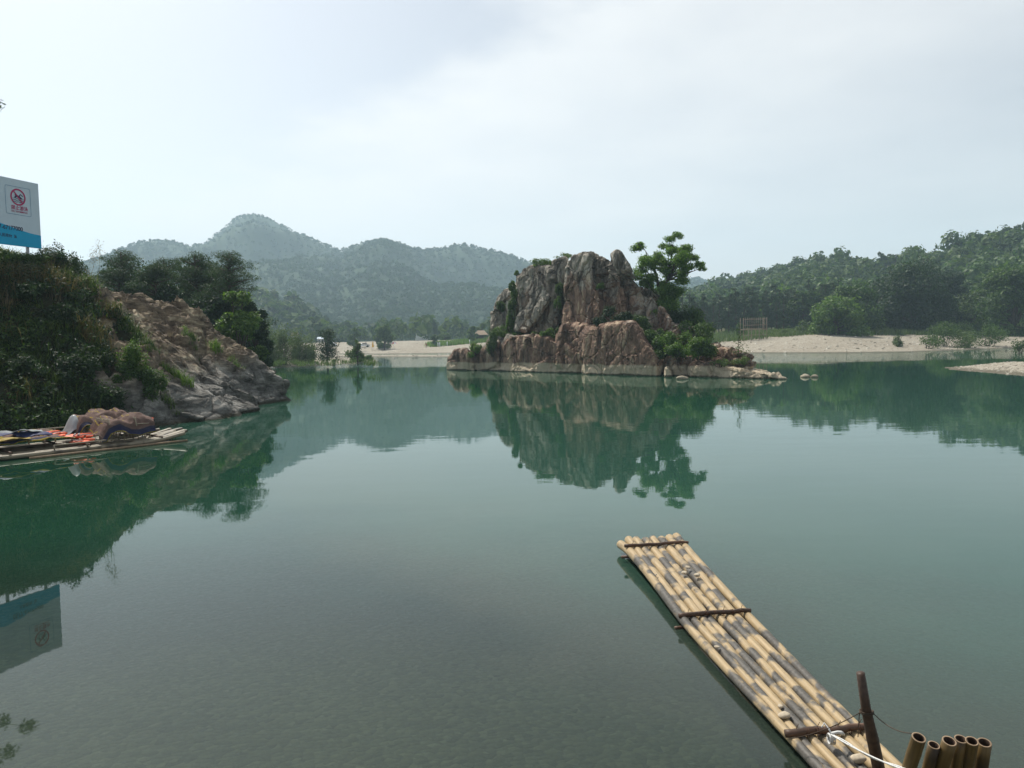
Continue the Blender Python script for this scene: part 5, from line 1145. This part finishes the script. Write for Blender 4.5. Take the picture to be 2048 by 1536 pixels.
tarp('pale grey cloth strip on top of the blue cloth', 4.1, 5.9, 1.1, 1.42, lambda T_, S_: .66+.10*np.sin(T_*1.7)*g_(S_, 1.4, .8), 25, 60, 14, M['tarp_pale'], 'cloth')
tarp('yellow cloth bunched at the aft end of the blue cloth', 5.4, 6.3, 1.2, 1.95, lambda T_, S_: .58+.12*g_(T_, 5.8, .4), 26, 30, 20, M['tarp_yellow'], 'cloth')
tarp('yellow cloth scrap at the front edge of the flat tarpaulin', 4.7, 5.5, .33, .72, lambda T_, S_: .52+.06*g_(T_, 5.1, .4), 28, 26, 14, M['tarp_yellow'], 'cloth')
M['orange'] = simple('orange_nylon', (.75, .13, .05), .6, .15, 9, .4)
def vest(lab, t_, s, z, rz, seed):
    rt = thing('life_jacket', lab, 'life jacket', tuple(rp_(t_, s, z)), rz, 'orange life jackets heaped on the moored rafts'); rs = np.random.RandomState(seed)
    for sx in (-1, 1):
        V = []; nu, nv = 10, 7
        for (cx, cy, w, l) in ((sx*.17, 0, .14, .30),):
            u = np.linspace(0, 2*math.pi, 16, endpoint=False); v = np.linspace(-1.35, 1.35, 9)
            P = np.array([[cx+w*np.sign(math.cos(a))*abs(math.cos(a))**.5*math.cos(b), cy+l*np.sign(math.sin(a))*abs(math.sin(a))**.5*math.cos(b)**.7, .06*math.sin(b)] for b in v for a in u])
            P[:, 2] += fbm(P*6+seed, 2, seed)*.04
            Fc = [(i*16+j, i*16+(j+1) % 16, (i+1)*16+(j+1) % 16, (i+1)*16+j) for i in range(8) for j in range(16)]+[tuple(range(16))[::-1], tuple(128+j for j in range(16))]
            mesh('foam_panel', P*.85, Fc, M['orange'], True, rt, local=True)
    MB().box((0, .28, .03), (.5, .16, .09)).build('collar', M['orange'], rt, local=True)
    MB().box((0, -.08, .066), (.62, .04, .012)).box((0, -.2, .066), (.62, .04, .012)).build('strap', M['tarp_pale'], rt, local=True); return rt
vest('orange life jacket nearest the covered chairs', 3.0, .85, .40, .4, 1); vest('orange life jacket lying crosswise in the middle of the heap', 3.35, 1.0, .42, 2.0, 2); vest('orange life jacket furthest aft on the heap', 3.6, 1.6, .50, 1.1, 3); vest('orange life jacket half hanging over the low rail', 3.3, .45, .28, -.5, 4)
vest('small orange vest hanging at the bow side of the covered chairs', 1.0, 1.0, .72, .3, 5)
line_obj('rope', 'old rope tied across the bow of the front moored raft', 'rope', [hang(rp_(.9, -.15, .2), rp_(.9, 1.3, .3), .03)], .02, M['twine'])

# ---------------------------------------------------------------- notice board
SB = at(83, 497.5, 36.6); SE = np.array([math.sin(math.radians(18)), math.cos(math.radians(18)), 0]); SN = np.array([SE[1], -SE[0], 0]); SH = 3.02; SW = 5.2
sign = thing('notice_board', 'white and blue no swimming notice board on the bank above the moored rafts', 'sign', tuple(SB+np.array([0, 0, -1.6])))
def sp3(a, b, o=0.): return SB-SE*a+np.array([0, 0, SH-b])+SN*o    # a from right edge, b down from top
def plate(name, pts, o, mat, th=.004, parent=sign):
    n = len(pts); V = np.array([sp3(a, b, o) for a, b in pts]+[sp3(a, b, o-th) for a, b in pts])
    Fc = [tuple(range(n)), tuple(range(n, 2*n))[::-1]]+[(i, n+i, n+(i+1) % n, (i+1) % n) for i in range(n)]
    return mesh(name, V, Fc, mat, False, parent)
M['board'] = simple('white_board', (.56, .66, .74), .45, .04, 2); M['board_blue'] = simple('blue_print', (.0, .36, .62), .45, .05, 2); M['print_dark'] = simple('dark_print', (.02, .03, .09), .6)
M['print_red'] = simple('magenta_print', (.45, .03, .13), .6); M['frame_grey'] = simple('grey_metal', (.35, .36, .38), .5); M['line_blue'] = simple('blue_line', (.10, .25, .42), .6)
plate('board', [(0, 0), (SW, 0), (SW, SH), (0, SH)], 0, M['board'], .07)
wv = [(0, 2.41), (.3, 2.39), (.6, 2.36), (1.1, 2.28), (1.6, 2.17), (2.1, 2.07), (2.8, 2.0), (3.6, 2.05), (4.4, 2.2), (SW, 2.3)]
plate('blue_wave', wv+[(SW, SH), (0, SH)], .008, M['board_blue'], .004)
for a in (.65, 2.6, 4.6): MB().box(SB-SE*a+np.array([0, 0, -1.2])-SN*.1, (.10, .10, 5.6), math.radians(-18)).build('post', M['frame_grey'], sign)
def ring_pts(ca, cb, r, n=40): return [(ca+r*math.cos(x), cb+r*math.sin(x)) for x in np.linspace(0, 2*math.pi, n, endpoint=False)]
def strip(name, path, w, o, mat, closed=False):
    P = np.array(path, float); n = len(P); T_ = (np.roll(P, -1, 0)-np.roll(P, 1, 0)) if closed else np.gradient(P, axis=0); T_ /= np.linalg.norm(T_, axis=1)[:, None]; Q = np.stack([-T_[:, 1], T_[:, 0]], 1)*w/2
    A = [sp3(*p, o) for p in P+Q]; B = [sp3(*p, o) for p in P-Q]; m = n if closed else n-1
    return np.array(A+B), [(i, (i+1) % n, n+(i+1) % n, n+i) for i in range(m)]
ic = MB(); ic.add(*strip('', ring_pts(1.08, .80, .345), .07, .012, None, True)); ic.add(*strip('', [(1.30, .54), (.86, 1.06)], .06, .016, None)); ic.build('prohibition_ring', M['print_red'], sign, False)
sw = MB()
for k, b in enumerate((.86, .94, 1.02)): sw.add(*strip('', [(1.36-.56*q/20+0, b+.022*math.sin(q*1.1)+.05*0) for q in range(21)], .022, .014, None))
sw.add(*strip('', [(1.24, .83), (1.12, .74), (1.0, .80), (.90, .86)], .075, .014, None)); sw.add(*strip('', [(1.05, .78), (.96, .66), (.84, .74)], .045, .014, None))
V = np.array([sp3(a, b, .014) for a, b in ring_pts(1.19, .715, .05, 14)]); sw.add(V, [tuple(range(14))]); sw.build('swimmer_symbol', M['print_dark'], sign, False)
rc = []
for ca, cb, s0 in ((.52, .40, -90), (.52, 1.52, 0), (1.62, 1.52, 90), (1.62, .40, 180)):
    pass
def rrect(a0, a1, b0, b1, r, n=6):
    P = []
    for ca, cb, s0 in ((a1-r, b1-r, 0), (a0+r, b1-r, 90), (a0+r, b0+r, 180), (a1-r, b0+r, 270)):
        for k in range(n+1): x = math.radians(s0+90*k/n); P.append((ca+r*math.cos(x), cb+r*math.sin(x)))
    return P
mb = MB(); mb.add(*strip('', rrect(.46, 1.70, .34, 1.60, .07), .016, .012, None, True)); mb.build('panel_outline', M['line_blue'], sign, False)
def text(name, s, a_left, b_base, size, mat, bold=0.0, squash=1., o=.014):
    cu = bpy.data.curves.new('t', 'FONT'); cu.body = s; cu.size = 1.; cu.offset = bold; ob = bpy.data.objects.new('t', cu); COL.objects.link(ob)
    dg = bpy.context.evaluated_depsgraph_get(); me = bpy.data.meshes.new_from_object(ob.evaluated_get(dg)); bpy.data.objects.remove(ob)
    V = np.array([tuple(v.co) for v in me.vertices]); Fc = [tuple(p.vertices) for p in me.polygons]; bpy.data.meshes.remove(me)
    P = np.array([sp3(a_left-x*size*squash, b_base-y*size, o) for x, y, _ in V]); m = mesh(name, P, Fc, mat, False, sign); return (V[:, 0].max())*size*squash
text('lettering', '禁止游泳', 1.46, 1.37, .215, M['print_red'], .012); text('lettering', 'NO SWIMMING', 1.44, 1.50, .115, M['print_red'], .01)
text('lettering', '0577-67177000', 2.47, 2.33, .265, M['print_dark'], .018, .92); text('lettering', '人民政府', 2.14, 2.66, .165, M['print_dark'], .018); text('lettering', '宣', 1.40, 2.66, .165, M['print_dark'], .018)

# ---------------------------------------------------------------- bamboo rack on the right beach
rk = at(1507, 668, 178); kz = far_z(rk[0], rk[1]); rack = thing('bamboo_rack', 'tall bamboo frame with an upper slatted rack at the top of the right beach', 'rack', (rk[0], rk[1], kz-.1)); m_ = simple('old_bamboo', (.24, .19, .13), .85); k_ = 178/F
W_ = 46*k_/2; Hh_ = (668-625)*k_+.2; zl = (668-647)*k_
for sx in (-1, -.3, .35, 1):
    for sy in (-1.2, 1.2): MB().tube([(sx*W_, sy, -.3), (sx*W_*1.01, sy, Hh_ if abs(sx) == 1 else zl)], .07, 6).build('post', m_, rack, local=True)
for z in (zl, zl+.25, zl+1.05, Hh_-.35, 1.2): MB().tube([(-W_*1.04, -1.2, z), (W_*1.04, -1.2, z+.05)], .055, 5).build('rail', m_, rack, local=True)
for k in range(12): MB().tube([(-W_+k*2*W_/11, -1.2, zl-.1), (-W_+k*2*W_/11, -1.22, Hh_+.05*(k % 3))], .04, 5).build('slat', m_, rack, local=True)
mb = MB()
for k in range(14): mb.tube([(-W_+k*2*W_/13, -1.3, zl+.05), (-W_+k*2*W_/13, 1.3, zl+.05)], .07, 5)
mb.build('platform', m_, rack, local=True); mb = MB(); mb.tube([(-W_, -1.2, .2), (-.3*W_, -1.2, zl)], .045, 5); mb.tube([(W_, -1.2, .2), (.35*W_, -1.2, zl)], .045, 5); mb.build('brace', m_, rack, local=True)

# ---------------------------------------------------------------- small things on the far beach and beyond
M['straw'] = simple('straw_roof', (.36, .27, .19), .9, .25, 3); M['wood_dark'] = simple('dark_wood', (.07, .055, .045), .8); M['white'] = simple('white_paint', (.75, .77, .78), .5, .05); M['pale_blue'] = simple('pale_blue_sheet', (.26, .38, .50), .4, .05); M['yellow'] = simple('yellow_fabric', (.85, .45, .03), .6, .1); M['red'] = simple('red_fabric', (.6, .08, .08), .6); M['glass_dark'] = simple('dark_glass', (.02, .025, .03), .1, .1, spec=.6); M['tyre'] = simple('tyre_rubber', (.02, .02, .02), .9)
M['concrete'] = simple('pale_plaster', (.33, .33, .31), .8)
h0 = at(962, 672, 268); hzz = far_z(h0[0], h0[1]); hut = thing('hut', 'small open hut with a brown pitched roof on the far beach left of the island', 'hut', (h0[0], h0[1], hzz))
for sx in (-1.6, 0, 1.6):
    for sy in (-1.2, 1.2): MB().tube([(sx, sy, -.3), (sx, sy, 2.3)], .09, 6).build('post', M['wood_dark'], hut, local=True)
mb = MB(); mb.add([(-2.5, -1.9, 2.2), (2.5, -1.9, 2.2), (2.5, 1.9, 2.2), (-2.5, 1.9, 2.2), (-1.1, 0, 3.7), (1.1, 0, 3.7), (-2.5, -1.9, 2.05), (2.5, -1.9, 2.05), (2.5, 1.9, 2.05), (-2.5, 1.9, 2.05)], [(0, 1, 5, 4), (1, 2, 5), (2, 3, 4, 5), (3, 0, 4), (6, 9, 8, 7), (0, 6, 7, 1), (1, 7, 8, 2), (2, 8, 9, 3), (3, 9, 6, 0)]); mb.build('roof', M['straw'], hut, False, local=True)
MB().box((-.3, .8, 1.0), (2.6, .1, 2.0)).build('back_wall', M['wood_dark'], hut, local=True, smooth=False); MB().box((.4, -.9, .9), (1.8, .12, .12)).build('bench_rail', M['wood_dark'], hut, local=True, smooth=False)
def far_pt(px, py, Y): p = at(px, py, Y); return (p[0], p[1], far_z(p[0], p[1]))
def parasol(px, Y, lab, mat, hgt, rad, open_, mat2=None):
    rt = thing('parasol', lab, 'parasol', far_pt(px, 680, Y)); MB().tube([(0, 0, -.2), (0, 0, hgt)], .05, 6).build('pole', M['white'], rt, local=True)
    n = 10; prof = [(0, hgt+.1), (rad*.5, hgt-.18), (rad, hgt-.55)] if open_ else [(0, hgt+.1), (rad*.45, hgt-.6), (rad*.8, hgt-1.6), (rad, hgt-2.1)]
    V = []; 
    for r, z in prof: V += [(r*math.cos(a)*(1 if open_ or k % 2 else .7), r*math.sin(a)*(1 if open_ or k % 2 else .7), z) for k, a in enumerate(np.linspace(0, 2*math.pi, n, endpoint=False))]
    Fc = [(i*n+j, i*n+(j+1) % n, (i+1)*n+(j+1) % n, (i+1)*n+j) for i in range(len(prof)-1) for j in range(n)]
    mesh('canopy', V, Fc, [mat, mat2 or mat], False, rt, mi=[(f % n) % 2 for f in range(len(Fc))], local=True); return rt
parasol(745.5, 262, 'closed yellow parasol left of the wide far beach tree', M['yellow'], 3.2, .42, False)
parasol(787, 262, 'open red and white parasol right of the wide far beach tree', M['white'], 2.5, 1.5, True, M['red'])
def building(px, py_t, py_b, w_px, Y, lab, wall, roof, flat=False, name='building', cat='building'):
    p = at(px, py_b, Y); z = far_z(p[0], p[1]); k = Y/F; w = w_px*k; h = max(1.6, at(px, py_t, Y)[2]-z); rt = thing(name, lab, cat, (p[0], p[1], z)); hw = h*(.98 if flat else .68)
    MB().box((0, 0, hw/2-.3), (w, w*.6, hw+.6)).build('wall', wall, rt, False, local=True)
    if flat: MB().box((0, 0, hw+.12), (w*1.04, w*.64, .24)).build('roof', roof, rt, False, local=True)
    else: MB().add([(-w*.56, -w*.36, hw), (w*.56, -w*.36, hw), (w*.56, w*.36, hw), (-w*.56, w*.36, hw), (-w*.56, 0, h), (w*.56, 0, h)], [(0, 1, 5, 4), (2, 3, 4, 5), (0, 4, 3), (1, 2, 5), (3, 2, 1, 0)]).build('roof', roof, rt, False, local=True)
    nw = max(2, int(w/2.6))
    for j in range(nw):
        x = -w/2+(j+.5)*w/nw
        fr = MB().box((x, -w*.3-.02, hw*.55), (w/nw*.45, .06, hw*.38)).build('window', M['glass_dark'], rt, False, local=True)
        MB().box((x, -w*.3-.05, hw*.34), (w/nw*.52, .10, .08)).build('sill', M['concrete'], rt, False, local=True).parent = fr
        bpy.data.objects[fr.children[0].name].location = (0, 0, 0)
    return rt
building(643, 674, 684, 14, 330, 'low shed with a pale blue roof glimpsed beyond the small tree on the spit', M['concrete'], M['pale_blue'])
building(590, 665, 676, 12, 345, 'low grey roofed shed above the willow thicket', M['concrete'], M['straw'])
building(843, 655, 666, 22, 430, 'white flat roofed house at the foot of the mountain', M['white'], M['white'], True)
building(833, 652, 664, 6, 440, 'narrow white stair tower left of the flat roofed house', M['white'], M['white'], True)
def car(px, Y, lab, rz, mat):
    rt = thing('parked_car', lab, 'car', far_pt(px, 680, Y), rz)
    pr = [(-2.1, .35), (-2.1, .8), (-1.7, .95), (-1.1, 1.0), (-.5, 1.45), (.8, 1.47), (1.5, 1.0), (2.05, .9), (2.1, .35)]; n = len(pr)
    V = [(x, s*.85, z) for s in (-1, 1) for x, z in pr]; mesh('body', V, [tuple(range(n)), tuple(range(n, 2*n))[::-1]]+[(i, n+i, n+(i+1) % n, (i+1) % n) for i in range(n)], mat, False, rt, local=True)
    for s in (-1, 1): mesh('window', [(-.95, s*.865, 1.02), (1.3, s*.865, 1.02), (.75, s*.865, 1.4), (-.45, s*.865, 1.4)], [(0, 1, 2, 3)], M['glass_dark'], False, rt, local=True)
    for x in (-1.35, 1.3):
        for s in (-1, 1): MB().tube([(x, s*.7, .34), (x, s*.9, .34)], .34, 12).build('wheel', M['tyre'], rt, False, local=True)
    return rt
car(727, 275, 'white car parked on the far beach left of the yellow parasol', .3, M['white']); car(662, 285, 'pale car parked beyond the small tree of the spit', .1, M['white'])
for i, (px, Y, hh, lab) in enumerate([(921, 430, 13, 'thin pale utility pole beyond the crest of the far beach')]):
    p = far_pt(px, 670, Y); rt = thing('utility_pole', lab, 'pole', p); MB().tube([(0, 0, -.5), (0, 0, 8)], [.14, .09], 6).build('shaft', M['concrete'], rt, local=True); MB().box((0, 0, 7.2), (1.4, .1, .12)).build('crossarm', M['concrete'], rt, False, local=True)
for i, (px, lab) in enumerate([(939, 'white marker post left of the far hut'), (894, 'white marker post in the middle of the beach crest'), (879, 'white marker post right of the standing person'), (875.5, 'small white marker post beside another on the crest')]):
    p = far_pt(px, 670, 258); rt = thing('marker_post', lab, 'post', p); MB().tube([(0, 0, -.2), (0, 0, 1.3)], .13, 7).build('shaft', M['white'], rt, local=True); MB().tube([(0, 0, 1.28), (0, 0, 1.42)], .16, 7).build('cap', M['white'], rt, local=True)
def person(px, Y, lab, top_m, leg_m):
    p = far_pt(px, 675, Y); rt = thing('person', lab, 'person', p, .4)
    me = bpy.data.meshes.new('body'); v = [(0, 0, .95), (0, .0, 1.2), (0, 0, 1.42), (0, 0, 1.52), (0, -.01, 1.66), (-.19, 0, 1.4), (-.24, .03, 1.12), (-.22, -.08, .9), (.19, 0, 1.4), (.24, .03, 1.12), (.22, -.08, .9), (-.1, 0, .88), (-.11, .02, .48), (-.11, .04, .06), (-.11, -.1, .03), (.1, 0, .88), (.12, .0, .48), (.12, .02, .06), (.12, -.12, .03)]
    e = [(0, 1), (1, 2), (2, 3), (3, 4), (2, 5), (5, 6), (6, 7), (2, 8), (8, 9), (9, 10), (0, 11), (11, 12), (12, 13), (13, 14), (0, 15), (15, 16), (16, 17), (17, 18)]
    me.from_pydata(v, e, []); o = bpy.data.objects.new('body', me); COL.objects.link(o); md = o.modifiers.new('s', 'SKIN'); md.use_smooth_shade = True
    rad = [.15, .14, .15, .06, .11, .06, .05, .035, .06, .05, .035, .09, .07, .045, .04, .09, .07, .045, .04]
    for q, r in zip(me.skin_vertices[0].data, rad): q.radius = (r, r*.8)
    me.skin_vertices[0].data[0].use_root = True; s = o.modifiers.new('u', 'SUBSURF'); s.levels = s.render_levels = 1
    dg = bpy.context.evaluated_depsgraph_get(); m2 = bpy.data.meshes.new_from_object(o.evaluated_get(dg)); o.modifiers.clear(); o.data = m2; m2.name = 'body'; m2.materials.clear()
    for mt in (M['skin'], top_m, leg_m): m2.materials.append(mt)
    for pl in m2.polygons: z = pl.center.z; pl.material_index = 2 if .08 < z < .97 and abs(pl.center.x) < .2 else (1 if .97 <= z < 1.48 else 0)
    o.parent = rt; st = MB(); u = np.linspace(0, 2*math.pi, 10, endpoint=False); v_ = np.linspace(0, 1.9, 5)
    P = [(.118*math.sin(b)*math.cos(a), .01+.125*math.sin(b)*math.sin(a), 1.69+.12*math.cos(b)) for b in v_ for a in u]; mesh('hair', P, [(i*10+j, (i+1)*10+j, (i+1)*10+(j+1) % 10, i*10+(j+1) % 10) for i in range(4) for j in range(10)], M['wood_dark'], True, rt, local=True)
M['skin'] = simple('skin', (.45, .28, .2), .6); person(852, 256, 'person in a reddish top standing on the crest of the far beach', simple('reddish_shirt', (.35, .12, .09), .8), M['wood_dark'])

# ---------------------------------------------------------------- haze
hm = bpy.data.materials.new('haze'); hm.use_nodes = True; nt = hm.node_tree; nt.nodes.remove(nt.nodes['Principled BSDF']); pv = nt.nodes.new('ShaderNodeVolumePrincipled')
pv.inputs['Color'].default_value = (.64, .85, 1.0, 1); pv.inputs['Density'].default_value = 3.6e-4; pv.inputs['Anisotropy'].default_value = .25
nt.links.new(pv.outputs[0], nt.nodes['Material Output'].inputs['Volume'])
mb = MB(); mb.box((0, 1050, 155), (5200, 2900, 320)); hz_o = mb.build('haze', hm, None, False); tag(hz_o, kind='stuff')
